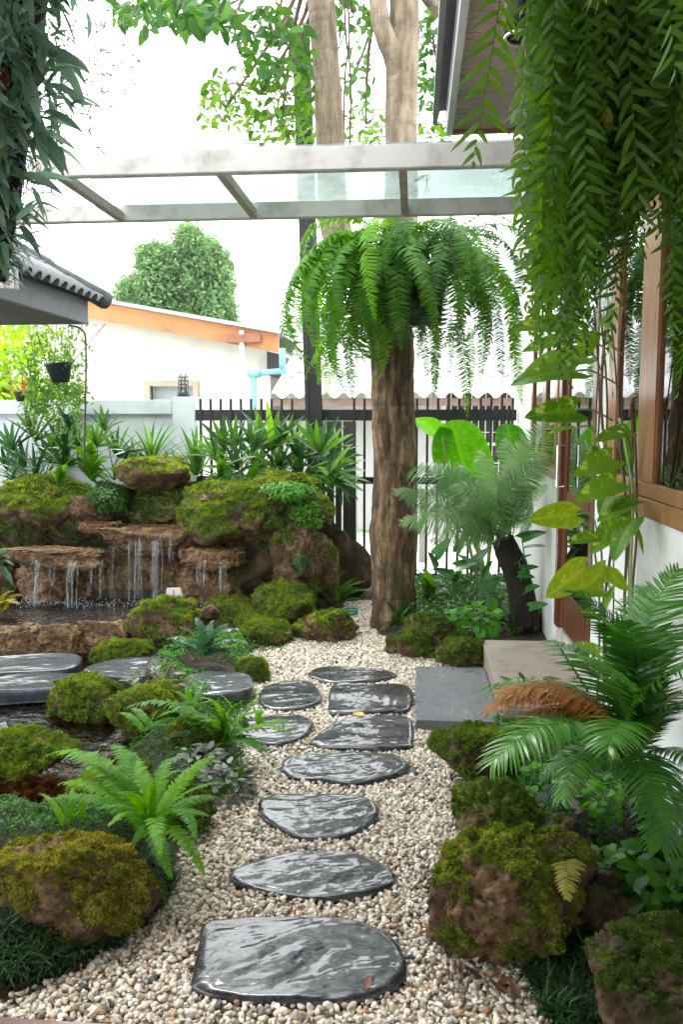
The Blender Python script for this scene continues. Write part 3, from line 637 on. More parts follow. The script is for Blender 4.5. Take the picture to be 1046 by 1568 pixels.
for i, (pts, z, lab) in enumerate([
 ([(275, 1045), (290, 1032), (330, 1026), (375, 1030), (388, 1040), (380, 1054), (340, 1062), (295, 1060)], .12, 'thick grey slate bridge stone beside the gravel, right of the bronze leaved plant'),
 ([(128, 1024), (145, 1015), (190, 1006), (240, 1005), (250, 1013), (240, 1026), (205, 1036), (165, 1036), (140, 1033)], .12, 'grey slate bridge stone in the middle of the pond behind the mossy rocks'),
 ([(-90, 1045), (0, 1036), (60, 1029), (110, 1030), (122, 1038), (110, 1050), (60, 1055), (-90, 1062)], .07, 'grey slate pond stone at left edge, nearer of the two at water level'),
 ([(-90, 1008), (0, 1004), (60, 1000), (115, 1000), (124, 1008), (110, 1020), (60, 1026), (-90, 1032)], .05, 'grey slate pond stone at left edge under the spilling water, farther of the two')]):
    stone_slab('bridge_stone', pts, z - .02, .075, lab, M['slate_grey'], 'bridge stone', GB, i + 30, .008, (2.4, 6), .2)
# granite slab and concrete step
SX0, SX1 = G(637, 1020, .065).x, .425; SY0, SY1 = G(640, 1103, .065).y, G(637, 1020, .065).y
sb = MB().box(SX0, SX1, SY0, SY1, -.02, .065, .004); setp(sb.build('granite_slab', M['granite'], None), 'flat grey speckled granite slab between the slate path and the concrete step', 'slab')
sp_ = MB().box(SX1 + .004, .876, 3.92, 5.17, -.05, .165, .012); setp(sp_.build('concrete_step', M['concrete'], None), 'brown grey concrete step block below the house door', 'step')
# ================================================================== HOUSE ON THE RIGHT
WX = .88
M['wall'] = plain('white_render', (.70, .72, .69), .75, .10, 1.6, .2, dark=(.56, .58, .54))
def wood_mat(name, a, b, c, rough=.3):
    m, t, p = nm(name); n = noise(t, 5, 7, .65, stretch=(14, 14, .8)); n2 = noise(t, 5, 3, .5)
    r = ramp(t, n.outputs[0], [(.3, a), (.5, b), (.72, c)]); t.links.new(r.outputs[0], p.inputs['Base Color']); p.inputs['Roughness'].default_value = rough
    p.inputs['Coat Weight'].default_value = .4; p.inputs['Coat Roughness'].default_value = .15; bump(t, p, n.outputs[0], .2, .003); return m
M['wood'] = wood_mat('varnished_teak', (.16, .062, .024), (.32, .14, .06), (.46, .23, .10))
M['wood_red'] = wood_mat('dark_red_wood', (.08, .022, .012), (.15, .045, .025), (.22, .075, .04), .3)
M['room'] = plain('room_interior', (.045, .042, .038), .9, .3, 2, 0)
M['pane'] = glassmat('window_glass', (.72, .80, .76), 1.5, 0.0, boost=1.9)
M['window_strip'] = plain('white_window_strip', (.86, .88, .9), .8, .08, 3, .2)
house = thing('house', 'white rendered house wall at right with teak window frames and glazed door', 'house', (WX, 3, 0))
T = .13
ops = [(-1.6, 3.96, 1.14, 2.45), (4.215, 5.18, .27, 2.45), (5.32, 6.52, 1.14, 2.45)]     # y0, y1, z0, z1 of the openings
w = MB(); ys = [-2.0] + [q for o in ops for q in o[:2]] + [7.75]
for i in range(0, len(ys), 2): w.box(WX, WX + T, ys[i], ys[i + 1], -.1, 3.0)
for y0, y1, z0, z1 in ops:
    w.box(WX, WX + T, y0, y1, z1, 3.0)
    if z0 > .3: w.box(WX, WX + T, y0, y1, -.1, z0)
w.build('wall', M['wall'], house)
rm = MB().box(WX + 3.2, WX + 3.3, -2, 7.6, 0, 3).box(WX + T, WX + 3.2, 7.5, 7.6, 0, 3).box(WX + T, WX + 3.2, -2.0, -1.9, 0, 3).box(WX + T, WX + 3.2, -2, 7.6, .16, .2).build('room', M['room'], house)
sl_ = MB().box(WX - .005, WX + T + .1, 4.145, 5.175, .166, .268, .006).build('threshold', plain('threshold_tile', (.5, .46, .41), .6, .3, 12, .3), house)
def frame_bar(y0, y1, z0, z1, mat='wood', pr=.03, name='frame', par=house, dep=.05): pr = pr * .35; return MB().box(WX - pr, WX - pr + dep, y0, y1, z0, z1, .006).build(name, M[mat], par)
# window 1 (near): mullions at 3.84-3.70, 3.29-3.05 ...
def window(y0, y1, z0, z1, mulls, mat, bottom=.13):
    f = frame_bar(y0, y1, z0, z0 + bottom * .55, mat, .035, 'window_frame')
    frame_bar(y0, y1, z0 + bottom * .55 + .002, z0 + bottom, mat, .02, 'rail', f)
    frame_bar(y0, y1, z1 - .1, z1, mat, .03, 'rail', f)
    for a, b in mulls: frame_bar(a, b, z0 + bottom + .002, z1 - .102, mat, .03, 'stile', f)
    ms = sorted(mulls)
    for (a, b), (c, d) in zip(ms[:-1], ms[1:]):
        pn_ = MB().box(WX + .004, WX + .010, b - .01, c + .01, z0 + bottom - .01, z1 - .09).build('pane', M['pane'], f)
    return f
window(-1.6, 3.96, 1.14, 2.45, [(3.79, 3.958), (3.18, 3.42), (1.9, 2.1), (.8, 1.0), (-.4, -.2), (-1.598, -1.5)], 'wood')
window(5.32, 6.52, 1.14, 2.45, [(5.322, 5.42), (5.78, 5.95), (6.42, 6.518)], 'wood')
# door
dr = MB().box(WX - .022, WX + .06, 5.09, 5.178, .27, 2.45, .006).box(WX - .006, WX + .06, 4.217, 4.27, .27, 2.45, .006).box(WX - .006, WX + .06, 4.27, 5.09, 2.38, 2.449).build('door_frame', M['wood_red'], house)
dl = MB().box(WX + .0, WX + .045, 4.98, 5.088, .285, 2.378, .005).box(WX, WX + .045, 4.272, 4.34, .285, 2.378, .005).box(WX, WX + .045, 4.342, 4.978, .285, .52, .005).box(WX, WX + .045, 4.342, 4.978, 1.02, 1.10, .005).box(WX, WX + .045, 4.342, 4.978, 2.26, 2.378, .005).build('door', M['wood_red'], house)
for z0, z1 in ((.50, 1.03), (1.09, 2.27)): MB().box(WX + .006, WX + .012, 4.33, 4.99, z0, z1).build('pane', M['pane'], dl)
MB().tube([(WX - .01, 5.02, 1.12), (WX - .05, 5.02, 1.12), (WX - .05, 5.02, 1.36), (WX - .01, 5.02, 1.36)], .007, 6).build('handle', plain('steel', (.6, .6, .6), .25, .1, 5, 0, metal=1), dl)
# pleated white strips inside the window, matching bright strips in the glass
cv = []; cf = []; K = 44
for i in range(K + 1):
    yy = 3.44 + .15 * i / K; xx = WX + .055 + .012 * math.sin(i * 1.1)
    cv += [(xx, yy, 1.28), (xx, yy, 2.4)]
for i in range(K): cf.append((2 * i, 2 * i + 2, 2 * i + 3, 2 * i + 1))
obj('curtain', mesh_np('curtain', cv, cf, M['window_strip'], True), house)
obj('curtain', mesh_np('curtain', [(x, y - .43, z) for x, y, z in cv], cf, M['window_strip'], True), house)
# eaves: soffit of narrow boards, fascia and gutter
M['soffit'] = plain('soffit_board', (.52, .38, .33), .6, .25, 4, .15, stretch=(1, 12, 1))
M['fascia'] = plain('white_fascia', (.74, .76, .76), .5, .08, 3, .1)
M['asphalt_roof'] = plain('roof_sheet', (.16, .15, .15), .8, .3, 8, .3)
EX, EZ, EY = .155, 3.0, 4.62
sof = thing('eaves', 'house eaves with pinkish brown soffit boards and white edge above the fern curtain', 'roof', (EX, 2, EZ))
bp = (EY - 1.0) / 62; bmsh = None
for i in range(62):
    y0 = 1.0 + i * bp
    if bmsh is None: bmsh = mesh_np('soffit_board', MB().box(EX + .03, WX + 1.2, 0, bp - .007, 0, .012).v, MB().box(0, 1, 0, 1, 0, 1).f, M['soffit'], False)
    b = obj('soffit_board', bmsh, sof); b.matrix_basis = Matrix.Translation((0, y0, EZ + random.uniform(0, .0015)))
MB().box(EX + .02, WX + 1.2, -2, EY, EZ + .0125, EZ + .06).build('roof_deck', M['asphalt_roof'], sof)
MB().box(EX - .005, EX + .028, -2, EY + .02, EZ - .02, EZ + .13, .003).build('fascia', M['fascia'], sof)
MB().box(EX - .075, EX - .05, -2, EY + .05, EZ + .045, EZ + .12, .003).build('gutter', plain('gutter_grey', (.2, .2, .21), .5, .2, 8, .1), sof)
MB().box(EX - .055, WX + 1.2, -2, EY + .10, EZ + .131, EZ + .15).build('roof_sheet', M['asphalt_roof'], sof)
MB().box(EX + .029, WX + .2, EY + .004, EY + .03, EZ - .015, EZ + .09).build('end_board', plain('terracotta_board', (.42, .19, .12), .6, .2, 6, .1), sof)
# downlight
LP_ = W(800, 55, 2.95)
dlt = thing('downlight', 'black cylindrical downlight hanging from the soffit at the top of the photo', 'lamp', (LP_.x, LP_.y, LP_.z))
n_ = 28; m_ = MB(); LR = .058
m_.tube([(LP_.x, LP_.y, LP_.z), (LP_.x, LP_.y, EZ)], LR, n_).build('housing', plain('black_metal', (.02, .02, .022), .4, .1, 5, 0), dlt, True)
rg = MB(); rr_ = []
for k in range(n_ + 1): a = 2 * math.pi * k / n_; rr_.append((LP_.x + math.cos(a) * LR * .93, LP_.y + math.sin(a) * LR * .93, LP_.z - .004))
rg.tube(rr_, .006, 6, False).build('rim', plain('rim_metal', (.7, .7, .7), .3, .1, 5, 0, metal=.8), dlt, True)

# ================================================================== PERGOLA
M['beam'] = plain('weathered_white_paint', (.50, .49, .46), .7, .14, 5, .4, dark=(.30, .285, .25), fine=40)
M['beam_under'] = M['beam']
M['rafter'] = plain('weathered_rafter', (.34, .31, .26), .8, .35, 9, .4)
M['pglass'] = glassmat('wet_roof_glass', (.62, .70, .67), 1.5, .02, milky=.26, bumps=(4, .01, 3, (1, 1, 1)), boost=.5)
PZ = 2.58
NBy, FBy = 3.785, 4.69
per = thing('pergola', 'white painted pergola with two long beams and sheets of wet glass', 'pergola', (-.5, 4.2, PZ))
MB().box(-1.72, .84, NBy, NBy + .05, PZ, PZ + .10, .004).build('beam', M['beam'], per)
MB().box(-2.28, .86, FBy, FBy + .05, PZ + .015, PZ + .10, .004).build('beam', M['beam'], per)
for x in (-1.62, -.88, -.062, .62):
    MB().box(x - .018, x + .018, NBy + .052, FBy - .002, PZ + .012, PZ + .062, .003).build('rafter', M['rafter'], per)
for x0, x1 in ((-1.60, -.885), (-.875, -.068), (-.058, .80)):
    MB().box(x0, x1, NBy + .004, FBy + .10, PZ + .103, PZ + .109).build('glass_sheet', M['pglass'], per)
# debris on the glass
dm = MB(); c0 = (.60, 4.2)
for i in range(70):
    a = random.gauss(math.pi, .5); l = random.uniform(.03, .16); x, y = c0[0] + random.gauss(0, .05), c0[1] + random.gauss(0, .05); p = [(x, y, PZ + .118)]
    for k in range(4): a += random.gauss(0, .5); x += math.cos(a) * l / 3; y += math.sin(a) * l / 3 * .7; p.append((x, y, PZ + .116 + random.random() * .01))
    dm.tube(p, random.uniform(.0012, .003), 4)
setp(dm.build('twig_litter', M['stem_brown'], None), 'tangle of brown twigs lying on the pergola glass', 'twigs')
yl = blade(.09, .045, p_ovate, mat='fern_olive', name='fallen_leaf', n=6); yl.me.materials[0] = plain('yellow_leaf', (.62, .42, .05), .5, .2, 20, 0)
def fallen(loc, az, s, label, mesh=yl.me, grp=None, name='fallen_leaf'):
    o = obj(name, mesh); o.location = loc; o.rotation_euler = (random.uniform(-.15, .15), random.uniform(-.1, .1), az); o.scale = (s,) * 3; return setp(o, label, 'leaf', grp)
fallen((.06, 4.35, PZ + .117), 2.9, .9, 'yellow leaf stuck on the pergola glass')
# hanging wooden post at the left end of the pergola
hp0 = W(18, 443, 3.72)
hp = thing('hanging_post', 'short white wooden post with crosspiece under the left end of the pergola', 'post', (hp0.x, 3.74, hp0.z))
MB().box(hp0.x - .018, hp0.x + .022, 3.705, 3.745, hp0.z, PZ - .002, .003).build('post', M['beam'], hp)
MB().box(hp0.x - .5, hp0.x - .02, 3.707, 3.743, hp0.z + .002, hp0.z + .065, .003).build('crosspiece', M['beam'], hp)

# ================================================================== FENCE AND GARDEN WALL
FY = 7.42
M['black'] = plain('black_steel', (.018, .018, .02), .45, .2, 6, .1, dark=(.01, .01, .01))
M['black_w'] = plain('dark_timber', (.045, .042, .038), .7, .4, 5, .4, stretch=(8, 8, .6))
fen = thing('fence', 'black steel picket fence between the garden wall and the house', 'fence', (-.5, FY, 0))
fx0, fx1 = -1.93, WX - .01
for z0, z1 in ((1.505, 1.60), (.955, 1.015), (.10, .165)): MB().box(fx0, fx1, FY - .02, FY + .02, z0, z1, .003).build('rail', M['black'], fen)
pk = MB().box(-.0105, .0105, -.032, -.0205, .04, 1.70).box(-.0105, .0105, -.03, -.0205, 1.699, 1.7); pkm = mesh_np('picket', MB().box(-.0105, .0105, -.036, -.0215, .04, 1.695).v, MB().box(0, 1, 0, 1, 0, 1).f, M['black'], False)
x = fx0 + .05
while x < fx1:
    if not (-1.0 < x < -.55): o = obj('picket', pkm, fen); o.matrix_basis = Matrix.Translation((x, FY, 0))
    x += .0905
ca, cb = W(480, 0, 7.36).x, W(503, 0, 7.36).x
def leanbox(x0, x1, y0, y1, z0, z1, l=-.15):
    b = MB().box(x0, x1, y0, y1, z0, z1); return [(x + (l if z > z0 else 0), y, z) for x, y, z in b.v], b.f
gp = thing('steel_column', 'tall black steel column rising from the fence past the pergola', 'post', ((ca + cb) / 2, 7.36, 0))
xc = W(490, 480, 7.3).x
m_ = MB(); m_.add(*leanbox(xc - .075, xc + .065, 7.28, 7.29, 0, 4.66)).add(*leanbox(xc - .075, xc + .065, 7.345, 7.355, 0, 4.72)).add(*leanbox(xc - .02, xc + .01, 7.2905, 7.3445, 0, 4.7)).build('column', M['black'], gp)
m_ = MB(); m_.tube([(xc - .105, 7.27, 0), (xc - .105, 7.27, 3.6)], .007, 6)
for z in np.arange(.6, 3.6, .42): m_.box(xc - .11, xc - .07, 7.262, 7.278, z, z + .012)
m_.build('conduit', M['black'], gp)
x2 = W(522, 700, 7.3).x
gp2 = thing('gate_post', 'black square gate post beside the tall steel column', 'post', (x2, 7.3, 0)); 
for k, (dx, wd) in enumerate(((-.12, .06), (-.045, .05), (.02, .11))): MB().box(x2 + dx, x2 + dx + wd, 7.27 + .01 * k, 7.33, 0, 1.50, .004).build('upright', M['black_w'], gp2)
pl_ = W(543, 800, 7.3).x; setp(MB().tube([(pl_, 7.36, 0), (pl_, 7.36, 1.0)], .018, 10).build('water_pipe', plain('cream_pipe', (.6, .62, .5), .4, .1, 5, 0), None, True), 'thin cream pipe standing behind the gate post', 'pipe')

M['gwall'] = plain('blue_white_wall', (.62, .67, .69), .75, .10, 2, .25, dark=(.46, .51, .53))
gw = thing('garden_wall', 'pale blue white garden wall with recessed panels at left', 'wall', (-4, FY, 0))
wl = -5.6; wr = fx0
xp = W(265, 640, FY).x
MB().box(wl, xp - .002, FY + .03, FY + .13, 0, 1.56).build('panel', M['gwall'], gw)
MB().box(wl, xp - .003, FY - .02, FY + .16, 1.561, 1.69, .006).build('coping', M['gwall'], gw)
MB().box(xp, wr, FY - .03, FY + .15, 0, 1.715, .006).build('pillar', M['gwall'], gw)
xq = W(80, 640, FY).x; MB().box(xq - .12, xq + .12, FY - .028, FY + .029, 0, 1.56, .006).build('pillar', M['gwall'], gw)
# breeze block openings: rings standing proud with dark or bright centres
bb = MB().box(-.1, .1, 0, .012, -.09, .09)
M['bright_gap'] = plain('sunlit_gap', (.75, .8, .5), .8, .2, 8, 0)
def vent(xc_, zc_):
    m = MB()
    for k in range(20):
        a0, a1 = 2 * math.pi * k / 20, 2 * math.pi * (k + 1) / 20; 
        for a, b in ((.085, .065),):
            P = [(xc_ + math.cos(a0) * a, FY + .012, zc_ + math.sin(a0) * a * .8), (xc_ + math.cos(a1) * a, FY + .012, zc_ + math.sin(a1) * a * .8), (xc_ + math.cos(a1) * b, FY + .012, zc_ + math.sin(a1) * b * .8), (xc_ + math.cos(a0) * b, FY + .012, zc_ + math.sin(a0) * b * .8)]
            Q = [(p[0], FY + .0295, p[2]) for p in P]; m.add(P + Q, [(0, 1, 2, 3), (0, 4, 5, 1), (3, 2, 6, 7)])
    m.build('vent_block', M['gwall'], gw)
# wire guard lamp on the pillar
lx = W(278, 590, FY).x; lz = 1.715
wlp = thing('wall_lamp', 'black wire cage lamp standing on the garden wall pillar', 'lamp', (lx, FY + .05, lz))
MB().tube([(lx, FY + .05, lz), (lx, FY + .05, lz + .04)], .055, 14).build('base', M['black'], wlp, True)
c_ = MB()
for k in range(6):
    a = k * math.pi / 3; c_.tube([(lx + math.cos(a) * .045, FY + .05 + math.sin(a) * .045, lz + .04), (lx + math.cos(a) * .045, FY + .05 + math.sin(a) * .045, lz + .17), (lx + math.cos(a) * .02, FY + .05 + math.sin(a) * .02, lz + .205)], .0035, 4)
for z in (.075, .11, .145, .175): c_.tube([(lx + math.cos(a) * .045, FY + .05 + math.sin(a) * .045, lz + z) for a in np.linspace(0, 2 * math.pi, 13)], .0035, 4, False)
c_.build('cage', M['black'], wlp)
MB().tube([(lx, FY + .05, lz + .04), (lx, FY + .05, lz + .17)], [.03, .024], 12).build('glass', glassmat('lamp_glass', (.85, .88, .88)), wlp, True)

# ================================================================== BUILDINGS BEYOND
M['far_white'] = plain('far_house_wall', (.76, .74, .69), .8, .1, .8, .1, dark=(.60, .57, .51))
M['orange'] = plain('orange_fascia', (.50, .205, .075), .6, .2, 2.5, .1, dark=(.34, .13, .05))
BY = 12.0
b1 = thing('white_house', 'white house beyond the wall with sloping orange fascia', 'house', (-3, BY, 0))
def wp(px, py): return W(px, py, BY)
A, Bp = wp(40, 470), wp(434, 541); A2 = wp(-200, 455)
zl = lambda x: A.z + (Bp.z - A.z) * (x - A.x) / (Bp.x - A.x)
xr = wp(414, 560).x; xl = -9.5
m_ = MB(); pr = [(xl, zl(xl)), (xr, zl(xr))]
wx0, wx1, wz0, wz1 = wp(212, 0).x, wp(290, 0).x, wp(0, 625).z - .35, wp(0, 592).z
D = 5
def slab4(m, x0, x1, z0a, z0b, z1a, z1b, y0, y1): m.add([(x0, y0, z0a), (x1, y0, z0b), (x1, y1, z0b), (x0, y1, z0a), (x0, y0, z1a), (x1, y0, z1b), (x1, y1, z1b), (x0, y1, z1a)], [(0, 3, 2, 1), (4, 5, 6, 7), (0, 1, 5, 4), (1, 2, 6, 5), (2, 3, 7, 6), (3, 0, 4, 7)])
slab4(m_, xl, wx0, 0, 0, zl(xl), zl(wx0), BY, BY + D); slab4(m_, wx1, xr, 0, 0, zl(wx1), zl(xr), BY, BY + D); slab4(m_, wx0, wx1, wz1, wz1, zl(wx0), zl(wx1), BY, BY + D); slab4(m_, wx0, wx1, 0, 0, wz0, wz0, BY, BY + D)
m_.build('wall', M['far_white'], b1)
wf = MB().box(wx0 - .04, wx1 + .04, BY - .06, BY - .002, wz1, wz1 + .07).box(wx0 - .04, wx0 + .04, BY - .06, BY - .002, wz0, wz1 - .001).box(wx1 - .04, wx1 + .04, BY - .06, BY - .002, wz0, wz1 - .001).build('window', plain('stained_frame', (.42, .34, .26), .8, .3, 5, .2), b1)
MB().box(wx0 + .04, wx1 - .04, BY + .1, BY + .12, wz0, wz1).build('pane', plain('dull_pane', (.34, .38, .40), .3, .1, 3, 0), wf)
m_ = MB(); th = .22; slab4(m_, xl, Bp.x, zl(xl) - .02, zl(Bp.x) - .02, zl(xl) + th, zl(Bp.x) + th, BY - .42, BY - .37); m_.build('fascia', M['orange'], b1)
m_ = MB(); slab4(m_, xl, Bp.x + .04, zl(xl) + th + .002, zl(Bp.x) + th + .002, zl(xl) + th + .05, zl(Bp.x) + th + .05, BY - .5, BY + D); m_.build('roof', plain('roof_edge_metal', (.45, .47, .48), .5, .2, 3, .1), b1)
m_ = MB(); slab4(m_, xr + .002, Bp.x - .02, zl(xr) - .35, zl(Bp.x) - .30, zl(xr) - .03, zl(Bp.x) - .03, BY - .3, BY + D); m_.build('soffit', M['black'], b1)
pxx = wp(374, 0).x; setp(MB().tube([(pxx, BY - .46, 0), (pxx, BY - .46, wp(374, 512).z)], .035, 10).build('downpipe', plain('white_pipe', (.8, .8, .78), .4, .05, 3, 0), None, True), 'white downpipe on the front of the white house', 'pipe')
m_ = MB(); m_.box(pxx - .2, pxx + .26, BY - .5, BY - .43, zl(pxx) + .02, zl(pxx) + .13); setp(m_.build('rusty_bracket', plain('rust', (.30, .13, .08), .8, .4, 12, .2), None), 'rusty bracket patch on the orange fascia', 'bracket')
# turquoise pipe
q = [wp(444, 540), wp(444, 572), wp(402, 576), wp(402, 640)]; q = [Vector((p.x, BY - .7, p.z)) for p in q]
setp(MB().tube([q[0], q[1]], .042, 10).tube([q[1] + Vector((.06, 0, 0)), q[2]], .04, 10).tube([q[2], Vector((q[2].x, BY - .7, 0))], .04, 10).tube([q[2] + Vector((-.07, 0, 0)), q[2] + Vector((.09, 0, 0))], .055, 10).build('drain_pipe', plain('turquoise_pipe', (.20, .44, .48), .4, .12, 4, 0), None, True), 'turquoise elbow drain pipe at the corner of the white house', 'pipe')
# second house with corrugated roof
M['corr'] = plain('pale_roof_sheet', (.60, .60, .60), .5, .12, 1.5, .2, dark=(.40, .40, .41))
b2 = thing('tiled_house', 'low house beyond the fence with pale wavy tiled roof and barred window', 'house', (0, 11.5, 0))
RY0, RY1 = 10.6, 15.0; zr0 = W(700, 605, RY0).z; zr1 = zr0 + 1.55; rx0, rx1 = W(416, 600, RY0).x, 3.2
# overlapping courses of wavy sheets, one object each
for r_ in range(5):
    ya, yb = RY0 + (RY1 - RY0) * r_ / 5 - .02, RY0 + (RY1 - RY0) * (r_ + 1) / 5 + .06
    for c in range(5):
        xa, xb = rx0 + (rx1 - rx0) * c / 5, rx0 + (rx1 - rx0) * (c + 1) / 5 + .02; cn = 60; V = []; F = []
        for i in range(cn + 1):
            xx = xa + (xb - xa) * i / cn; h = .035 * math.cos(xx * 2 * math.pi / .22)
            for yy, dz in ((ya, .012), (yb, -.012)):
                zz = zr0 + (zr1 - zr0) * (yy - RY0) / (RY1 - RY0) + h + dz + .002 * r_ + .003 * (c % 2); V += [(xx, yy, zz)]
        for i in range(cn): F.append((2 * i, 2 * i + 2, 2 * i + 3, 2 * i + 1))
        nv = len(V); V += [(x_, y_, z_ - .012) for x_, y_, z_ in V]; F += [tuple(reversed([k + nv for k in f])) for f in F[:cn]]; F += [(2 * i, 2 * i + nv, 2 * i + 2 + nv, 2 * i + 2) for i in range(cn)]
        obj('roof_sheet', mesh_np('roof_sheet', V, F, M['corr'], True), b2)
MB().box(rx0, rx1, RY0 + .03, RY0 + .07, zr0 - .13, zr0 - .035).build('fascia', plain('brown_eave', (.24, .16, .12), .8, .35, 6, .2), b2)
W2 = RY0 + .7; M['w2'] = plain('grey_house_wall', (.50, .50, .48), .8, .12, 1.5, .1)
bx0, bx1, bz0, bz1 = W(688, 0, W2).x, W(800, 0, W2).x, .72, W(0, 606, W2).z
MB().box(rx0 + .1, bx0, W2, W2 + 3, 0, zr0 + .1).box(bx1, rx1, W2, W2 + 3, 0, zr0 + .1).box(bx0, bx1, W2, W2 + 3, 0, bz0).box(bx0, bx1, W2 + .6, W2 + 3, bz0, zr0).build('wall', M['w2'], b2)
MB().box(rx0 + .05, rx0 + .45, W2 - .25, W2 - .002, 0, zr0 - .1).build('pillar', plain('raw_pillar', (.36, .33, .29), .8, .2, 4, .2), b2)
wi = MB().box(bx0 - .03, bx0 + .03, W2 - .03, W2 + .03, bz0, bz1).box(bx1 - .03, bx1 + .03, W2 - .03, W2 + .03, bz0, bz1).box(bx0 + .03, bx1 - .03, W2 - .03, W2 + .03, bz0 - .03, bz0 + .03).box(bx0 + .03, bx1 - .03, W2 - .03, W2 + .03, 1.18, 1.22).build('window', M['far_white'], b2)
MB().box(bx0 + .03, bx1 - .03, W2 + .05, W2 + .06, bz0, bz1 + .1).build('pane', plain('dark_pane', (.06, .065, .07), .15, .3, 9, 0), wi)
for i in range(9): 
    xx = bx0 + (bx1 - bx0) * (i + 1) / 10; MB().box(xx - .006, xx + .006, W2 - .05, W2 - .038, bz0, bz1 + .05).build('bar', M['far_white'], wi)
for zz in (.95, 1.35, 1.55, 1.7): MB().box(bx0, bx1, W2 - .036, W2 - .028, zz, zz + .012).build('bar', M['far_white'], wi)
lbd = W(580, 600, W2 - .02); MB().box(W(500, 0, W2).x, W(510, 0, W2).x, W2 - .02, W2 - .002, .3, zr0 - .2).build('post', M['w2'], b2)
setp(MB().box(W(560, 0, W2).x, W(592, 0, W2).x, W2 - .22, W2 - .05, W(0, 618, W2).z, W(0, 606, W2).z, .02).build('wall_light', plain('lamp_white', (.75, .78, .8), .4, .1, 4, 0), None), 'small grey white box light on the far house wall beside the tree trunk', 'light')

# ---- dark tiled eave at left
M['tile'] = plain('old_grey_tile', (.20, .21, .22), .6, .35, 7, .4, dark=(.07, .075, .08), fine=30)
M['tile_dark'] = plain('blackened_ridge_tile', (.075, .08, .08), .8, .5, 9, .6, dark=(.02, .025, .02), fine=30)
sal = thing('tiled_pavilion', 'small pavilion roof corner with grey barrel tiles and dark boards at left', 'roof', (-2.6, 5.8, 2.2))
ex, ey, ez = -2.37, 6.1, 2.2
M['greyboard'] = plain('grey_painted_board', (.10, .105, .115), .6, .25, 5, .3)
MB().box(ex - .03, ex, 3.0, ey, ez, ez + .17, .003).build('fascia', M['greyboard'], sal)
MB().box(ex - 2.4, ex - .031, ey - .03, ey, ez, ez + .17, .003).build('fascia', M['greyboard'], sal)
MB().box(ex - 2.4, ex - .032, 3.0, ey - .032, ez + .012, ez + .03).build('soffit', plain('dark_soffit', (.06, .048, .04), .8, .3, 4, .2), sal)
# pavilion post, out of frame at the left, carrying it
MB().box(ex - .9, ex - .78, 5.2, 5.32, 0, ez + .011).build('post', M['black_w'], sal)
slope = .62
def barrel(L, r, n=7):
    V = []; F = []
    for s in (1.0, .84):
        for t in (0, 1):
            for k in range(n + 1):
                a = math.pi * k / n; V.append((t * L, math.cos(a) * r * s, math.sin(a) * r * s))
    m = n + 1
    for k in range(n): F += [(k, k + 1, m + k + 1, m + k), (2 * m + k, 3 * m + k, 3 * m + k + 1, 2 * m + k + 1), (k, 2 * m + k, 2 * m + k + 1, k + 1)]
    return V, F
bv, bf = barrel(.42, .052); bmesh_ = mesh_np('barrel_tile', bv, bf, M['tile'], True)
ux = Vector((-1, 0, slope)).normalized(); uz = Vector((slope, 0, 1)).normalized(); uy = Vector((0, 1, 0))
RT = Matrix((ux, uy, uz)).transposed().to_4x4()
for c in range(3):
    k = 0
    while True:
        yy = ey + .04 - .06 - k * .13; k += 1
        lim = ey - .0 - c * .36 * ux.length
        if yy < 3.4: break
        s = .36 * c; p = Vector((ex + .10, yy, ez + .155)) + ux * s
        if (ex + .1 - p.x) > (ey + .05 - yy) + .02: continue
        o = obj('barrel_tile', bmesh_, sal); o.matrix_basis = Matrix.Translation(p + uz * .01 * c + Vector((0, random.gauss(0, .004), 0))) @ RT @ Matrix.Rotation(random.gauss(0, .02), 4, 'X')
m_ = MB(); g0 = Vector((ex + .06, 3.3, ez + .17)); 
m_.add([g0, (ex + .06, ey, ez + .17), Vector((ex + .06 - 1.7, ey - 1.7, ez + .17 + 1.7 * slope)), Vector((ex + .06 - 1.7, 3.3, ez + .17 + 1.7 * slope))], [(0, 1, 2, 3)])
m_.add([(ex + .06, ey, ez + .165), (ex - 1.7, ey, ez + .165), Vector((ex + .06 - 1.7, ey - 1.7, ez + .165 + 1.7 * slope))], [(0, 1, 2)])
m_.build('roof_underlay', M['tile_dark'], sal)
hd = Vector((-1, -1, slope)); 
for k in range(7):
    a = Vector((ex + .12, ey + .10, ez + .17)) + hd * (.30 * k); b = a + hd * .36
    MB().tube([a, a + hd * .02, b], [.055, .066, .052], 12, True, .04).build('ridge_tile', M['tile_dark'], sal, True)
# ================================================================== ROCKS
GW = 'rocks of the waterfall wall'; GM = 'mossy rocks along the pond'; GR = 'mossy rocks along the right side of the gravel'
def big(*a, **k): return rock(*a, sub=6, **k)
# front left
big(90, 1362, 148, 82, -.13, 'long golden mossed rock filling the bottom left corner', .42, 'rock_gold', 'moss_gold', seed=12, deep=.55, rough=.9, group=GM)
rock(30, 1155, 72, 38, -.07, 'green mossy rock at the left edge below the second tent card', .6, group=GM, seed=3)
rock(128, 1072, 55, 34, -.03, 'domed mossy rock standing in the pond below the bridge stones', .62, group=GM, seed=44)
rock(228, 1090, 60, 40, -.09, 'lumpy mossy rock between the pond and the bright ferns', .5, group=GM, seed=51)
rock(185, 1000, 42, 20, -.09, 'low bright mossy rock behind the middle bridge stone', .7, group=GM, seed=6)
rock(258, 956, 54, 42, -.18, 'tan rock with moss top that carries the pink tent card', .32, group=GM, seed=8)
rock(352, 940, 42, 24, 6.0, 'low mossy rock between the tent card rock and the big cushion rock', .6, group=GM, seed=9)
rock(430, 930, 50, 36, 5.95, 'cushion shaped mossy rock, highest of the pile left of the tree', .6, group=GM, seed=10)
rock(408, 978, 44, 28, 5.6, 'mossy rock with brown left end below the cushion shaped rock', .5, group=GM, seed=21)
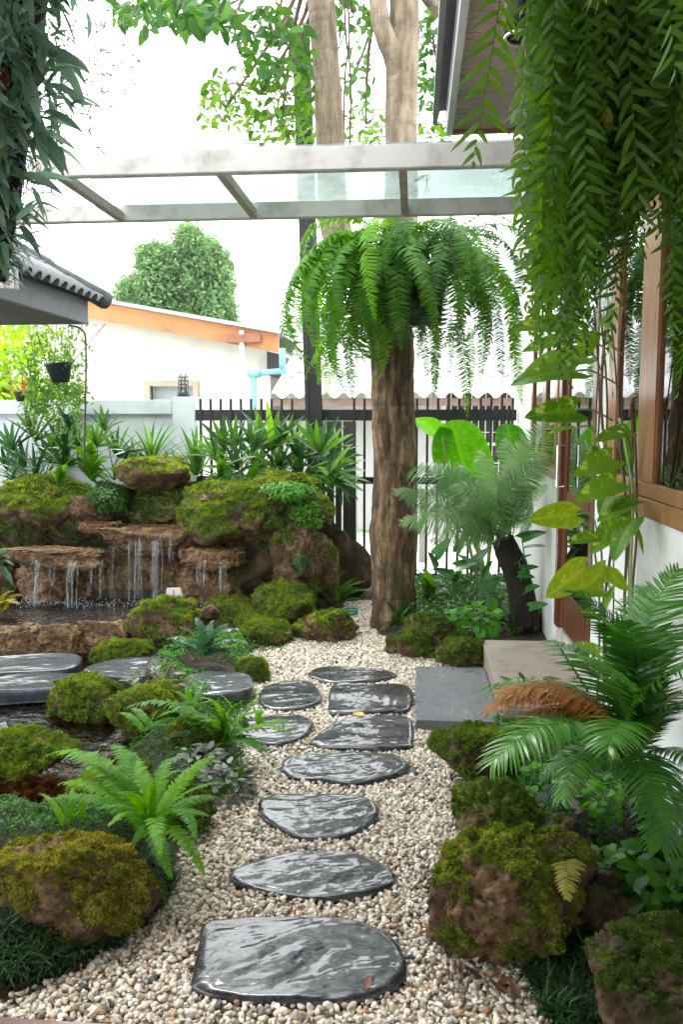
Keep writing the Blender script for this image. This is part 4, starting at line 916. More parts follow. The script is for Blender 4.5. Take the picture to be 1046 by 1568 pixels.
rock(496, 968, 42, 28, 5.7, 'mossy rock with bare tan front, nearest to the tree trunk', .3, group=GM, seed=31)
rock(452, 902, 34, 20, 6.35, 'small mossy rock peeping out behind the cushion shaped rock', .6, group=GM, seed=32)
rock(386, 1026, 26, 20, -.06, 'small moss lump behind the right end of the bridge stone', .6, group=GM, seed=33, sub=4)
rock(300, 1130, 45, 30, -.09, 'low mossy mound under the ferns beside the silver leaved plant', .7, group=GM, seed=37)
rock(165, 1212, 66, 32, -.07, 'mossy bank rock behind the bright green fern', .7, group=GM, seed=38)
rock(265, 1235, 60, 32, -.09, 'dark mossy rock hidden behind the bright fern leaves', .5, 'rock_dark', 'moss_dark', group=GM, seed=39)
# waterfall wall
for a in [
 (236, 728, 62, 27, 6.75, 'mossy boulder perched on top of the waterfall', .38, 'rock', 'moss', 61),
 (262, 772, 72, 32, 6.9, 'shaded moss covered stone under the perched top boulder', .55, 'rock', 'moss_dark', 62),
 (62, 776, 80, 44, 6.75, 'wide mossy boulder at the upper left of the waterfall', .48, 'rock', 'moss', 63),
 (142, 782, 28, 28, 6.6, 'small bare tan stone between the two upper boulders', .05, 'rock', 'moss_dark', 64),
 (180, 775, 42, 36, 6.85, 'brown mossy stone left below the perched boulder', .35, 'rock_dark', 'moss_dark', 65),
 (362, 784, 80, 48, 6.4, 'large bright mossed boulder at the upper right of the waterfall', .45, 'rock', 'moss', 66),
 (436, 778, 64, 52, 6.55, 'boulder under the feathery ground fern at the right shoulder', .5, 'rock', 'moss', 67),
 (452, 850, 40, 68, 6.35, 'upright tan rock at the right end of the waterfall', .12, 'rock', 'moss_dark', 68),
 (492, 868, 32, 46, 6.5, 'rounded tan rock beside the gate post', .18, 'rock', 'moss_dark', 69),
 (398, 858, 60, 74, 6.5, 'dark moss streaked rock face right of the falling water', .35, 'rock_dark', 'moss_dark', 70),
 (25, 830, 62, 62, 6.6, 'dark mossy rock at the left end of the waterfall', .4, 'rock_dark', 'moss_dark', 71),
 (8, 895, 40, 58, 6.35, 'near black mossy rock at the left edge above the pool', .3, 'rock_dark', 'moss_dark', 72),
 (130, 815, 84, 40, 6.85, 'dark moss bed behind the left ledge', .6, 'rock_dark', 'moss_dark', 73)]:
    rock(*a[:7], a[7], a[8], seed=a[9], group=GW)
for a in [
 (78, 905, 52, 48, 6.35, 'brown dripping rock under the left ledge', 81), (150, 908, 48, 50, 6.55, 'dark wet rock behind the left water threads', 82),
 (215, 905, 48, 48, 6.6, 'wet brown rock behind the middle water threads', 83), (262, 885, 46, 58, 6.65, 'wet tan rock behind the right water threads', 84),
 (318, 896, 56, 52, 6.4, 'large rounded wet rock under the right ledge', 85), (345, 828, 62, 34, 6.65, 'wet rock above the right ledge', 86),
 (205, 860, 80, 36, 6.8, 'wet brown rock band under the top lip', 87), (290, 840, 46, 36, 6.85, 'rough brown wet rock right under the lip', 88)]:
    rock(*a[:6], -.35, 'rock_wet', None, seed=a[6], group=GW)
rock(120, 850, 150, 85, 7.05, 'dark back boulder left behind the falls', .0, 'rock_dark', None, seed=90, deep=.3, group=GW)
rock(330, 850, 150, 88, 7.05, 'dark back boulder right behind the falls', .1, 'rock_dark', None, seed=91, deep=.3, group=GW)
# ledges
for a in [
 (242, 820, 92, 24, 6.5, 'top lip slab of the waterfall with glossy orange brown surface', 101), (98, 853, 74, 20, 6.2, 'left ledge slab with water dripping off', 102),
 (326, 852, 54, 21, 6.15, 'right ledge slab lit orange, small and thick', 103), (20, 982, 62, 28, 5.62, 'left block of the brown spill ledge at the photo edge', 104), (95, 982, 48, 26, 5.60, 'middle block of the brown spill ledge below the upper pool', 107),
 (165, 978, 52, 26, 5.58, 'right block of the brown spill ledge below the upper pool', 105), (150, 806, 34, 9, 6.45, 'small tan ledge stone at the left end of the top lip', 106)]:
    if a[1] > 950: a = (*a[:4], G(a[0], 958, .13).y - .03, a[5], a[6])
    rock(*a[:6], -.6, 'rock_wet', None, seed=a[6], name='ledge_stone', cat='ledge', group='wet ledges of the waterfall', deep=.42, flat=a[1] < 950, square=.62, rough=1.35, rzo=a[3] * PX(a[4]))
# right side
rock(652, 974, 36, 30, -.12, 'mossy rock with brown left flank, right of the tree foot', .45, 'rock', 'moss_dark', seed=121, group=GR)
rock(636, 988, 30, 22, -.08, 'brown fronted mossy rock in front of the tree foot plants', .4, 'rock', 'moss_dark', seed=122, group=GR)
rock(604, 990, 16, 13, -.05, 'tiny mossy stone closest to the tree trunk', .5, 'rock', 'moss_dark', seed=123, group=GR, sub=4)
rock(708, 1000, 42, 20, -.08, 'low mossy rock beside the concrete step', .6, 'rock', 'moss_dark', seed=124, group=GR)
rock(738, 1158, 50, 46, -.15, 'brown and green rock right of the gravel, below the withered frond', .5, 'rock_dark', 'moss', seed=125, group=GR)
rock(768, 1248, 62, 48, -.17, 'rounded mossy rock in front of the rex begonia', .6, 'rock', 'moss_dark', seed=126, group=GR)
big(755, 1375, 108, 86, -.17, 'largest mossy boulder at right, overhanging the gravel', .36, 'rock_gold', 'moss', seed=133, deep=.75, square=.8, group=GR, rough=1.15)
big(1005, 1505, 108, 84, -.14, 'dark mossy boulder in the bottom right corner', .25, 'rock_dark', 'moss_dark', seed=128, group=GR)
rock(905, 1400, 62, 62, -.1, 'shaded rock between the two big right boulders', .1, 'rock_dark', None, seed=129, group=GR)
rock(860, 1300, 60, 44, -.12, 'dark rock under the begonia leaves', .1, 'rock_dark', None, seed=130, group=GR)

# ---- falling water
def water_mat():
    m, t, p = nm('falling_water'); t.nodes.remove(p)
    n = noise(t, 40, 3, .6, stretch=(2, 2, .15)); r = ramp(t, n.outputs[0], [(.42, (.03,) * 3), (.68, (.45,) * 3)])
    tr = N(t, 'ShaderNodeBsdfTransparent'); tr.inputs[0].default_value = (.96, .98, 1, 1)
    gl = N(t, 'ShaderNodeBsdfGlossy'); gl.inputs['Roughness'].default_value = .15; df = N(t, 'ShaderNodeBsdfTranslucent'); df.inputs[0].default_value = (.9, .92, .95, 1)
    d2 = N(t, 'ShaderNodeBsdfDiffuse'); d2.inputs[0].default_value = (.9, .92, .95, 1)
    a1 = N(t, 'ShaderNodeMixShader', n0=.5); t.links.new(df.outputs[0], a1.inputs[1]); t.links.new(d2.outputs[0], a1.inputs[2])
    a2 = N(t, 'ShaderNodeMixShader', n0=.4); t.links.new(a1.outputs[0], a2.inputs[1]); t.links.new(gl.outputs[0], a2.inputs[2])
    ms = N(t, 'ShaderNodeMixShader'); t.links.new(r.outputs[0], ms.inputs[0]); t.links.new(tr.outputs[0], ms.inputs[1]); t.links.new(a2.outputs[0], ms.inputs[2])
    t.links.new(ms.outputs[0], t.nodes['Material Output'].inputs[0]); return m
M['fall'] = water_mat()
def stream(parent, px, w, y0, y1, d, n):
    m = MB()
    for i in range(n):
        x = px + random.uniform(-w, w); a = W(x, y0 + random.uniform(-2, 3), d); b = W(x + random.gauss(0, 2), y1 - random.uniform(0, 10), d); out_ = random.uniform(.02, .05); pts = []
        r0 = random.uniform(.0009, .0032); rs = []
        for k in range(9):
            s = k / 8; pts.append(Vector((a.x + (b.x - a.x) * s + .004 * math.sin(s * 9 + i), a.y - out_ * math.sqrt(s), a.z + (b.z - a.z) * s ** 1.3))); rs.append(r0 * random.uniform(.5, 1.3) * (1 + .5 * s))
        m.tube(pts, rs, 5)
    m.build('water_thread', M['fall'], parent, True)
wf_ = thing('waterfall', 'thin threads of water falling from the rock ledges into the upper pool', 'waterfall', (W(220, 930, 6.3).x, 6.3, .13))
for a in [(205, 12, 822, 930, 6.27, 9), (232, 13, 822, 932, 6.25, 9), (172, 8, 835, 925, 6.35, 6), (212, 5, 822, 920, 6.24, 8), (244, 5, 822, 925, 6.24, 8), (262, 6, 822, 860, 6.24, 4),
          (55, 8, 858, 930, 5.98, 7), (82, 8, 858, 900, 5.98, 3), (112, 9, 860, 935, 5.98, 9), (140, 6, 860, 915, 5.98, 4), (310, 8, 858, 900, 5.93, 5), (340, 10, 858, 910, 5.93, 5), (155, 4, 858, 920, 6.1, 3)]:
    stream(wf_, *a[:5], int(a[5] * 1.6))
# splash foam where the threads land
P = []; 
for a in [(205, 24), (232, 20), (55, 16), (112, 22), (170, 14), (320, 12), (85, 20), (140, 14)]:
    c = W(a[0], 935 if a[0] > 150 else 940, 6.15); n = 55
    P.append(np.c_[rng.normal(c.x, a[1] * .0048 * .8, n), rng.normal(6.08, .07, n), np.abs(rng.normal(0, .012, n)) + UPZ + .004])
P = np.concatenate(P); iv, if_ = ico(1)
cloud('foam', iv, [tuple(x) for x in if_.tolist()], P, basis(rng.normal(size=P.shape)), rng.uniform(.0012, .0042, len(P)), plain('foam', (.8, .82, .84), .3, .05, 9, 0), None, wf_)

# ================================================================== TENT CARDS
M['card'] = plain('white_plastic', (.82, .80, .80), .3, .05, 6, 0); M['pink'] = plain('pink_print', (.78, .16, .22), .4, .15, 30, 0)
def tent(x, y, d, label, s=1.0, rz=.2):
    c = W(x, y, d); t = thing('tent_card', label, 'card', c, 'small folded cards on the rocks')
    h, w_, b = .075 * s, .075 * s, .035 * s; Rz = Matrix.Rotation(rz, 3, 'Z')
    def tr(p): return c + Rz @ Vector(p)
    for sg in (-1, 1):
        P = [(-w_, sg * b, 0), (w_, sg * b, 0), (w_ * .72, sg * .004, h * 1.5), (-w_ * .72, sg * .004, h * 1.5)]
        Q = [(x_ * .97, y_ - sg * .003, z_) for x_, y_, z_ in P]
        MB().add([tr(p) for p in P + Q], [(0, 1, 2, 3), (7, 6, 5, 4), (0, 4, 5, 1), (1, 5, 6, 2), (3, 2, 6, 7), (0, 3, 7, 4)]).build('panel', M['card'], t)
    def on(u, v): k = v; hw = w_ * (1 - .28 * k); return tr((u * hw, -(b * (1 - k) + .004 * k) - .0015, h * 1.5 * k))
    m = MB(); m.add([on(-.8, .06), on(.8, .06), on(.8, .40), on(-.8, .40)], [(0, 1, 2, 3)])
    m.add([on(-.06, .55), on(.10, .55), on(.10, .88), on(-.06, .88)], [(0, 1, 2, 3)]); m.add([on(-.22, .5), on(.28, .5), on(.28, .55), on(-.22, .55)], [(0, 1, 2, 3)])
    m.build('print', M['pink'], t)
tent(266, 921, 5.62, 'small white and pink folded tent card on the mossy rock before the falls', .85)
tent(0, 1128, 3.7, 'pink and white folded card on the mossy rock at the left edge of the photo', .55, 1.1)
# dark wet stone peeping from the moss
rock(318, 940, 16, 12, 5.7, 'small black wet stone among the moss behind the silvery ferns', -.9, 'rock_dark', None, seed=140, sub=4, name='black_stone', cat='stone')
# ================================================================== TREE WITH TWO TRUNKS
def bark_mat(name, a, b, c, dark):
    m, t, p = nm(name); n = noise(t, 7, 7, .7, stretch=(2.2, 2.2, .5)); n2 = noise(t, 5, 5, .65, stretch=(.6, .6, 3.0)); n3 = noise(t, 38, 9, .8, stretch=(1, 1, .3))
    r = ramp(t, n.outputs[0], [(.38, a), (.5, b), (.62, c)]).outputs[0]
    r = mixc(t, r, dark, ramp(t, n2.outputs[0], [(.52, (0, 0, 0)), (.70, (.6,) * 3)]).outputs[0]); r = mixc(t, r, dark, ramp(t, n3.outputs[0], [(.55, (0, 0, 0)), (.8, (.7,) * 3)]).outputs[0])
    if a[0] < .1: r = mixc(t, r, (.05, .075, .02), ramp(t, noise(t, 3.3, 6, .75).outputs[0], [(.56, (0, 0, 0)), (.66, (.7,) * 3)]).outputs[0])
    t.links.new(r, p.inputs['Base Color']); p.inputs['Roughness'].default_value = .75; bump(t, p, n3.outputs[0], 1.0, .015); return m
M['bark'] = bark_mat('wet_bark', (.045, .024, .012), (.155, .088, .042), (.40, .28, .15), (.016, .010, .006))
M['bark_pale'] = bark_mat('pale_bark', (.16, .115, .07), (.27, .205, .135), (.38, .31, .22), (.06, .045, .035))
def limb(name, pts, rs, mat, par, n=28, per=9, seed=0, lump=.09):
    C = catmull(pts, per); m = len(C); V = []; F = []; up = None
    for i, p in enumerate(C):
        t = i / (m - 1) * (len(rs) - 1); k = min(int(t), len(rs) - 2); r = rs[k] + (rs[k + 1] - rs[k]) * (t - k)
        d = (C[min(i + 1, m - 1)] - C[max(i - 1, 0)]).normalized(); up = up or d.orthogonal().normalized(); up = (up - d * up.dot(d)).normalized(); b = d.cross(up)
        for j in range(n): a = 2 * math.pi * j / n; V.append([*(p + (up * math.cos(a) + b * math.sin(a)) * r), *(up * math.cos(a) + b * math.sin(a)), r])
    V = np.array(V); h = fbm(V[:, :3] * np.array([7, 7, 2.2]) + seed, 3) + .35 * pn(V[:, :3] * np.array([30, 30, 9])) + .22 * (1 - 2 * np.abs(pn(V[:, :3] * np.array([16, 16, 5]) + 3))) + .12 * pn(V[:, :3] * np.array([70, 70, 30])); Q = V[:, :3] + V[:, 3:6] * (V[:, 6] * lump * h)[:, None]
    for i in range(m - 1):
        for j in range(n): a = i * n + j; b = i * n + (j + 1) % n; F.append((a, b, b + n, a + n))
    return obj(name, mesh_np(name, Q, F, M[mat], True), par)
TY = 6.05; tb = G(603, 962, 0); TY = tb.y
tree = thing('tree', 'tree with thick mottled brown trunk growing from the gravel before the fence', 'tree', (tb.x, tb.y, 0))
r1 = PX(TY)
limb('trunk', [tb + Vector((0, 0, -.05)), W(603, 930, TY), W(604, 860, TY), W(603, 780, TY), W(604, 690, TY), W(602, 600, TY), W(598, 500, TY), W(600, 440, TY)], [43 * r1, 36 * r1, 33 * r1, 34 * r1, 32 * r1, 33 * r1, 31 * r1, 33 * r1, 35 * r1], 'bark', tree, 96, 26, 1, .13)
limb('limb', [W(604, 460, TY), W(612, 380, TY + .02), W(615, 280, TY), W(614, 200, TY), W(616, 110, TY), W(619, 40, TY), W(620, -40, TY), W(628, -200, TY)], [30 * r1, 27 * r1, 24 * r1, 23 * r1, 24 * r1, 22 * r1, 21 * r1, 16 * r1], 'bark_pale', tree, 32, 9, 2, .06)
limb('limb', [W(600, 475, TY + .05), W(560, 430, TY + .12), W(520, 370, TY + .15), W(508, 290, TY + .15), W(505, 200, TY + .12), W(498, 90, TY + .1), W(492, 0, TY + .1), W(480, -160, TY + .05)], [26 * r1, 24 * r1, 23 * r1, 21 * r1, 21 * r1, 20 * r1, 20 * r1, 15 * r1], 'bark_pale', tree, 32, 9, 3, .06)
limb('branch', [W(612, 118, TY - .02), W(604, 85, TY - .08), W(590, 55, TY - .12), W(580, 15, TY - .1), W(576, -60, TY)], [17 * r1, 16 * r1, 14 * r1, 13 * r1, 11 * r1], 'bark_pale', tree, 22, 6, 4, .07)
limb('branch', [W(622, -60, TY), W(655, -2, TY + .3), W(690, 28, TY + .5), W(760, 50, TY + .8)], [11 * r1, 9 * r1, 8 * r1, 5 * r1], 'bark_pale', tree, 14, 6, 5, .07)
top1, top2 = W(628, -200, TY), W(480, -160, TY)
br = MB()
def twig(a, b, r0, r1_, sag=.0, m=br): 
    a, b = Vector(a), Vector(b); mid = a.lerp(b, .5) + Vector((random.gauss(0, .06), random.gauss(0, .06), .08 - sag)); m.tube(catmull([a, mid, b], 5), [r0 + (r1_ - r0) * i / 10 for i in range(11)], 6)
clusters = [  # px, py, rx, ry, depth, leaves, material
 (400, 140, 85, 62, 6.2, 95, 'canopy_light'), (345, 165, 45, 35, 6.1, 30, 'canopy_light'), (430, 190, 60, 30, 6.8, 45, 'canopy_light'), (420, 60, 60, 55, 5.8, 60, 'canopy'), (445, 100, 40, 90, 6.6, 50, 'canopy'),
 (255, 15, 85, 28, 5.2, 62, 'canopy'), (330, 20, 55, 26, 5.2, 34, 'canopy'), (560, 190, 42, 32, 8.0, 34, 'canopy_light'), (545, 110, 30, 60, 8.0, 22, 'canopy'), (668, 90, 40, 80, 7.4, 80, 'canopy'), (665, 200, 32, 35, 7.2, 22, 'canopy_light'),
 (540, 20, 40, 30, 7.0, 26, 'canopy'), (690, 40, 35, 40, 7.5, 35, 'canopy')]
cleaf = [blade(.13, .06, p_ovate, .18, c, 5, 'canopy', cols=2, name='leaf') for c in (.1, .3, -.05)]
nleaf = 0
for px, py, rx, ry, d, n, mt in clusters:
    c = W(px, py, d); src = top1 if px > 540 else top2; src = src + Vector((0, 0, -.35 if py > 60 else 0))
    if px > 640: src = W(690, 28, TY + .5)
    twig(src, c, .022, .008)
    for k in range(max(3, n // 8)):
        a = W(px + random.uniform(-rx, rx) * .8, py + random.uniform(-ry, ry) * .8, d + random.uniform(-.3, .3)); twig(c, a, .007, .003)
    for k in range(int(n * 2.6)):
        an, q = random.uniform(0, 6.283), math.sqrt(random.random()); p = W(px + math.cos(an) * rx * q, py + math.sin(an) * ry * q, d + random.gauss(0, .3))
        L = random.uniform(.06, .12) * (.85 if mt != 'canopy' else 1); dr = Vector((random.gauss(0, .8), random.gauss(0, .8), random.uniform(-1.3, .2))).normalized()
        if nleaf < 295: put_frond(random.choice(cleaf), p, p + dr * L, tree, random.uniform(-1, 1), 'leaf', mt); nleaf += 1
        else:
            cleaf_rest = globals().setdefault('REST', {'canopy': [], 'canopy_light': []}); cleaf_rest[mt].append((p, dr, L))
for mt, lst in REST.items():
    if lst:
        Z = np.array([list(d) for _, d, _ in lst]); a = rng.normal(size=Z.shape); y_ = np.cross(a, Z); y_ /= np.linalg.norm(y_, axis=1)[:, None]; R3 = np.stack([Z, y_, np.cross(Z, y_)], 2)
        cloud('foliage', LT2, LF2, np.array([list(p) for p, _, _ in lst]), R3, np.array([l for *_, l in lst]) * 1.15, M[mt], None, tree)
# crown over the frame
P = []; 
for k in range(26):
    c = Vector((random.uniform(-2.6, 1.0), random.uniform(4.6, 8.2), random.uniform(5.3, 7.2))); twig(random.choice((top1, top2)), c, .03, .008); n = 110
    P.append(np.array(c) + rng.normal(size=(n, 3)) * np.array([.42, .42, .28]))
P = np.concatenate(P); nn = rng.normal(size=P.shape) * .6 + np.array([0, 0, .2]); cloud('foliage', LT2, LF2, P, basis(nn), rng.uniform(.10, .18, len(P)), M['canopy'], None, tree)
br.build('twig', M['stem_brown'], tree, True)
hv_ = MB()
for x0, x1, d in ((526, 537, 6.6), (531, 528, 6.6)):
    hv_.tube(catmull([W(x0, -20, d), W(x0 + 4, 60, d), W(x1, 120, d), W(x1 - 2, 260, d)], 5), .008, 5)
hv_.tube(catmull([W(530, 45, 6.6), W(520, 70, 6.6), W(515, 85, 6.6)], 4), .006, 5)
setp(hv_.build('hanging_vine', M['stem_brown'], None, True), 'thin bare brown vines hanging between the two upper trunks', 'vine')
# power lines beyond
pl = MB()
for i, (ya, yb) in enumerate(((194, 178), (207, 196), (212, 203), (168, 150), (228, 232))):
    a = W(-100 if i == 4 else 370, ya + (4 if i == 4 else 8), 16); b = W(900, yb - 20, 16); mid = a.lerp(b, .5) - Vector((0, 0, .12)); c_ = MB().tube(catmull([a, mid, b], 8), .012 if i != 4 else .008, 4)
    setp(c_.build('power_line', M['black'], None), ['lower pair upper power line behind the trees', 'middle power line behind the upper trunks', 'lowest black power line of the close pair', 'highest power line crossing the canopy', 'faint long wire above the pergola'][i], 'wire', 'power lines across the sky')

# ================================================================== BIG BASKET FERN ON THE TREE
bf = thing('basket_fern', 'huge bright arching sword fern in a hanging pot round the tree trunk', 'fern', tuple(W(640, 400, 5.6)), None)
pc = W(652, 458, 5.5); MB().tube([pc + Vector((0, 0, -.16)), pc + Vector((0, 0, .16))], [.10, .13], 20).build('pot', plain('black_pot', (.015, .016, .017), .4, .2, 6, .1), bf, True)
m_ = MB()
for z, r in ((-.165, .11), (-.15, .135), (-.13, .14)): m_.tube([pc + Vector((math.cos(a) * r, math.sin(a) * r, z + .012 * math.sin(3 * a))) for a in np.linspace(0, 6.283, 17)], .003, 4, False)
for k in range(3): a = k * 2.1 + .5; m_.tube([pc + Vector((math.cos(a) * .12, math.sin(a) * .12, .15)), Vector((pc.x, pc.y, 3.0))], .003, 4)
m_.build('wire', M['black'], bf)
BF = [frond(.9, 50, .075, .0135, a, b, jit=12, ljit=.2, twist=s * 5, tj=.2, mat='fern_mid', seed=i, droop=.45, sway=s, ang=72, stem_w=.003) for i, (a, b, s) in enumerate([(.7, -1.9, .1), (.4, -1.8, -.1), (1.0, -1.9, .05), (.2, -1.6, 0)])]
BH = [frond(.8, 44, .072, .013, -1.0 - .1 * i, -1.6, jit=12, ljit=.2, mat='fern_bright', seed=i + 9, droop=.5, sway=.1 * (i - 1), ang=66, stem_w=.003) for i in range(3)]
def bfrond(bx, by, tx, ty, fms, mt, d0=5.6, dt=0, roll=0): put_frond(random.choice(fms), W(bx, by, d0), W(tx, ty, d0 + dt), bf, roll, mat=mt, up=Vector((0, 0, 1)) if abs(tx - bx) > 30 else Vector((random.uniform(-.4, .4), -1, .3)))
for k in range(88):      # full ring arching over
    bx, by = random.gauss(625, 45), random.uniform(345, 400); a = random.uniform(0, 6.283); rx = random.uniform(60, 170); tx = bx + math.cos(a) * rx; dep = -math.sin(a) * .55
    tx = max(462, min(800, tx)); ty = random.uniform(430, 560) - .12 * abs(tx - 630) * (dep > .2)
    left = tx < 590; mt = random.choice(['fern_bright', 'fern_bright', 'fern_mid'] if left else ['fern_mid', 'fern_dark', 'fern_mid'])  # left fronds get brighter leaf colours: the light on that side is painted in
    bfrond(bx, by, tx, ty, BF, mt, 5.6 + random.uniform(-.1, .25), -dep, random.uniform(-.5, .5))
for k in range(34): bfrond(random.gauss(575, 22), random.uniform(345, 410), random.uniform(462, 590), random.uniform(430, 590), BF + BH, random.choice(['fern_bright', 'fern_bright', 'fern_mid']), 5.5 + random.uniform(-.15, .2), random.uniform(-.3, .2), random.uniform(-.5, .5))
for bx, by, tx, ty, mt in [(600, 365, 445, 545, 'fern_bright'), (590, 370, 470, 560, 'fern_bright'), (585, 360, 500, 575, 'fern_bright'), (570, 375, 530, 600, 'fern_bright'), (560, 380, 515, 560, 'fern_bright'),
    (600, 385, 565, 520, 'fern_mid'), (625, 390, 592, 520, 'fern_mid'), (640, 390, 645, 470, 'fern_mid'), (560, 400, 485, 500, 'fern_bright'), (575, 350, 480, 440, 'fern_bright'), (545, 365, 480, 400, 'fern_bright'), (560, 360, 500, 350, 'fern_bright'),
    (690, 360, 790, 440, 'fern_dark'), (700, 355, 790, 400, 'fern_mid'), (700, 365, 780, 480, 'fern_dark'), (680, 350, 760, 350, 'fern_mid'), (620, 355, 640, 440, 'fern_mid'), (650, 350, 700, 430, 'fern_mid')]:
    bfrond(bx, by, tx, ty, BF, mt, 5.35, -.15)
for bx, by, tx, ty in [(530, 480, 540, 612), (505, 480, 512, 580), (495, 470, 488, 590), (640, 470, 655, 585), (660, 480, 668, 600), (672, 490, 664, 610), (700, 480, 716, 640), (740, 470, 735, 590), (760, 470, 770, 590), (720, 490, 722, 600), (690, 470, 690, 570), (775, 430, 790, 560), (545, 450, 548, 560), (520, 450, 500, 610), (785, 480, 800, 620), (650, 440, 640, 550), (755, 450, 745, 540), (710, 430, 700, 540)]:
    bfrond(bx, by, tx, ty, BH, random.choice(['fern_bright', 'fern_bright', 'fern_mid']), 5.6, random.uniform(-.1, .1))
put_frond(BH[0], W(540, 450, 5.3), W(549, 500, 5.25), bf, 0, mat='fern_brown', up=Vector((0, -1, .2)))

# ================================================================== FERN CURTAIN AT THE UPPER RIGHT
cprof = lambda t: min(1, .55 + 1.5 * t) * (1 - max(0, t - .75) / .25 * .8)
CUL = {L_: [frond(L_, max(8, int(L_ / .036)), .066, .0135, -1.25 - .1 * (i % 2), -1.62, prof=cprof, jit=18, ljit=.4, twist=1.6 - 1.3 * i, tj=.45, mat='curtain', seed=int(L_ * 100) + i, droop=.7, sway=.22 * (i - 1), ang=58, stem_w=.0016, start=.02, segs=4) for i in range(3)] for L_ in (.4, .6, .85, 1.15, 1.5)}
class _P(list): pass
def pickc(l): return random.choice(CUL[min(CUL, key=lambda q: abs(q - l))])
CS = [frond(.6, 13, .085, .017, -1.3, -1.6, prof=cprof, jit=16, ljit=.35, twist=.9 - .6 * i, tj=.35, mat='curtain', seed=i + 40, droop=.6, sway=.12 * (i - 1), ang=55, stem_w=.002, start=.04, segs=4) for i in range(3)]
hang = []
for (x, y, lab) in ((.42, 2.62, 'left hanging fern of the green curtain, trailing thin strands beside the soffit'), (.60, 2.75, 'middle hanging fern of the green curtain with the longest dense strands'), (.76, 2.35, 'right hanging fern of the green curtain, at the top right corner')):
    h = thing('hanging_fern', lab, 'fern', (x, y, 2.86), 'hanging ferns under the eaves')
    MB().tube([(x, y, 2.86), (x, y, 2.985)], [.07, .10], 14).build('pot', plain('dark_pot', (.02, .02, .02), .5, .2, 5, .1), h, True); hang.append(h)
def bottom(px): return np.interp(px, [790, 800, 830, 860, 900, 930, 960, 990, 1010, 1046], [300, 520, 560, 545, 540, 480, 400, 350, 330, 420])
for k in range(280):
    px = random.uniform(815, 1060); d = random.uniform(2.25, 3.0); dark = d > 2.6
    lim = bottom(px); yb = lim - abs(random.gauss(0, 1)) * 150 + random.uniform(-10, 25); yb = max(60, yb); L = (yb + 60) * PX(d)
    tip = W(px, yb, d); top = Vector((tip.x * .97 + random.gauss(0, .02), tip.y + random.gauss(0, .04), min(2.93, tip.z + max(.35, L)))); h = min(hang, key=lambda q: (q.location.x - top.x) ** 2 + (q.location.y - top.y) ** 2)
    if tip.x > .84: continue
    put_frond(pickc((top - tip).length), top, tip, h, 0, mat='curtain_shade' if dark and random.random() < .75 else 'curtain', up=Vector((random.uniform(-1, 1), -random.random() - .15, 0)), name='strand')
for px, yb, d, pt in [(812, 420, 2.2, 845), (832, 560, 2.2, 840), (795, 300, 2.3, 842), (875, 600, 2.3, 880), (925, 560, 2.3, 985), (900, 480, 2.15, 900), (1038, 610, 2.4, 1040), (1030, 560, 2.4, 1036), (860, 580, 2.4, 850), (1036, 130, 1.6, 1000), (915, 20, 1.8, 930), (1005, 370, 2.3, 1010), (985, 395, 2.2, 960), (940, 610, 2.5, 930), (850, 470, 2.2, 838)]:
    tip = W(px, yb, d); tp = W(pt, -30, d + .1); tp.z = max(tp.z, tip.z + .3)
    put_frond(pickc((tp - tip).length), tp, tip, min(hang, key=lambda q: abs(q.location.x - tip.x)), 0, up=Vector((random.uniform(-.5, .5), -1, 0)), name='strand')
put_frond(CS[1], W(775, -60, 2.05), W(722, 262, 2.0), hang[0], 0, up=Vector((.1, -1, 0)), name='strand'); put_frond(CS[0], W(800, -80, 2.1), W(768, 60, 2.05), hang[0], 0, up=Vector((-.3, -1, 0)), name='strand')
br_ = MB().tube([W(928, 168, 2.3), W(932, 190, 2.3)], .012, 6).build('dead_leaf', M['fern_brown'], hang[1])

# ================================================================== POTHOS VINE
po = thing('pothos_vine', 'golden pothos vine with big lime leaves climbing beside the door', 'vine', tuple(W(935, 1000, 3.35)))
vm = MB()
for k, (xs) in enumerate([(912, 915, 908, 918, 914), (920, 930, 921, 926, 924), (928, 925, 935, 928, 932), (936, 944, 938, 941, 938), (955, 950, 962, 955, 960), (965, 968, 962, 968, 965), (972, 970, 975, 970, 972)]):
    d = 3.3 + .04 * (k % 4); vm.tube(catmull([W(x + random.uniform(-4, 4), y, d) for x, y in zip(xs, (470 if k < 5 else 640, 620, 800, 930, 1080))], 6), random.uniform(.003, .007), 6)
vm.build('stem', M['stem_brown'], po, True)
g2 = MB(); g2.tube(catmull([W(968, 1060, 3.25), W(966, 900, 3.25), W(970, 760, 3.25), W(962, 700, 3.2), W(950, 640, 3.2)], 6), .006, 6)
PL = [veined(.2, .125, p_heart, 'pothos', 14, 8, .18, .12, c, 7, .0) for c in (.15, .3)]; PLL = [veined(.2, .125, lambda t: max(.02, (min(1, (t + .06) * 3.2)) ** .6 * (1 - t ** 2.4) ** .7), 'pothos_lime', 14, 8, .18, .10, .2, 7, .0)]
PN = [veined(.2, .045, p_lance, 'pothos', 10, 4, .0, .6, .2, 7, .0)]
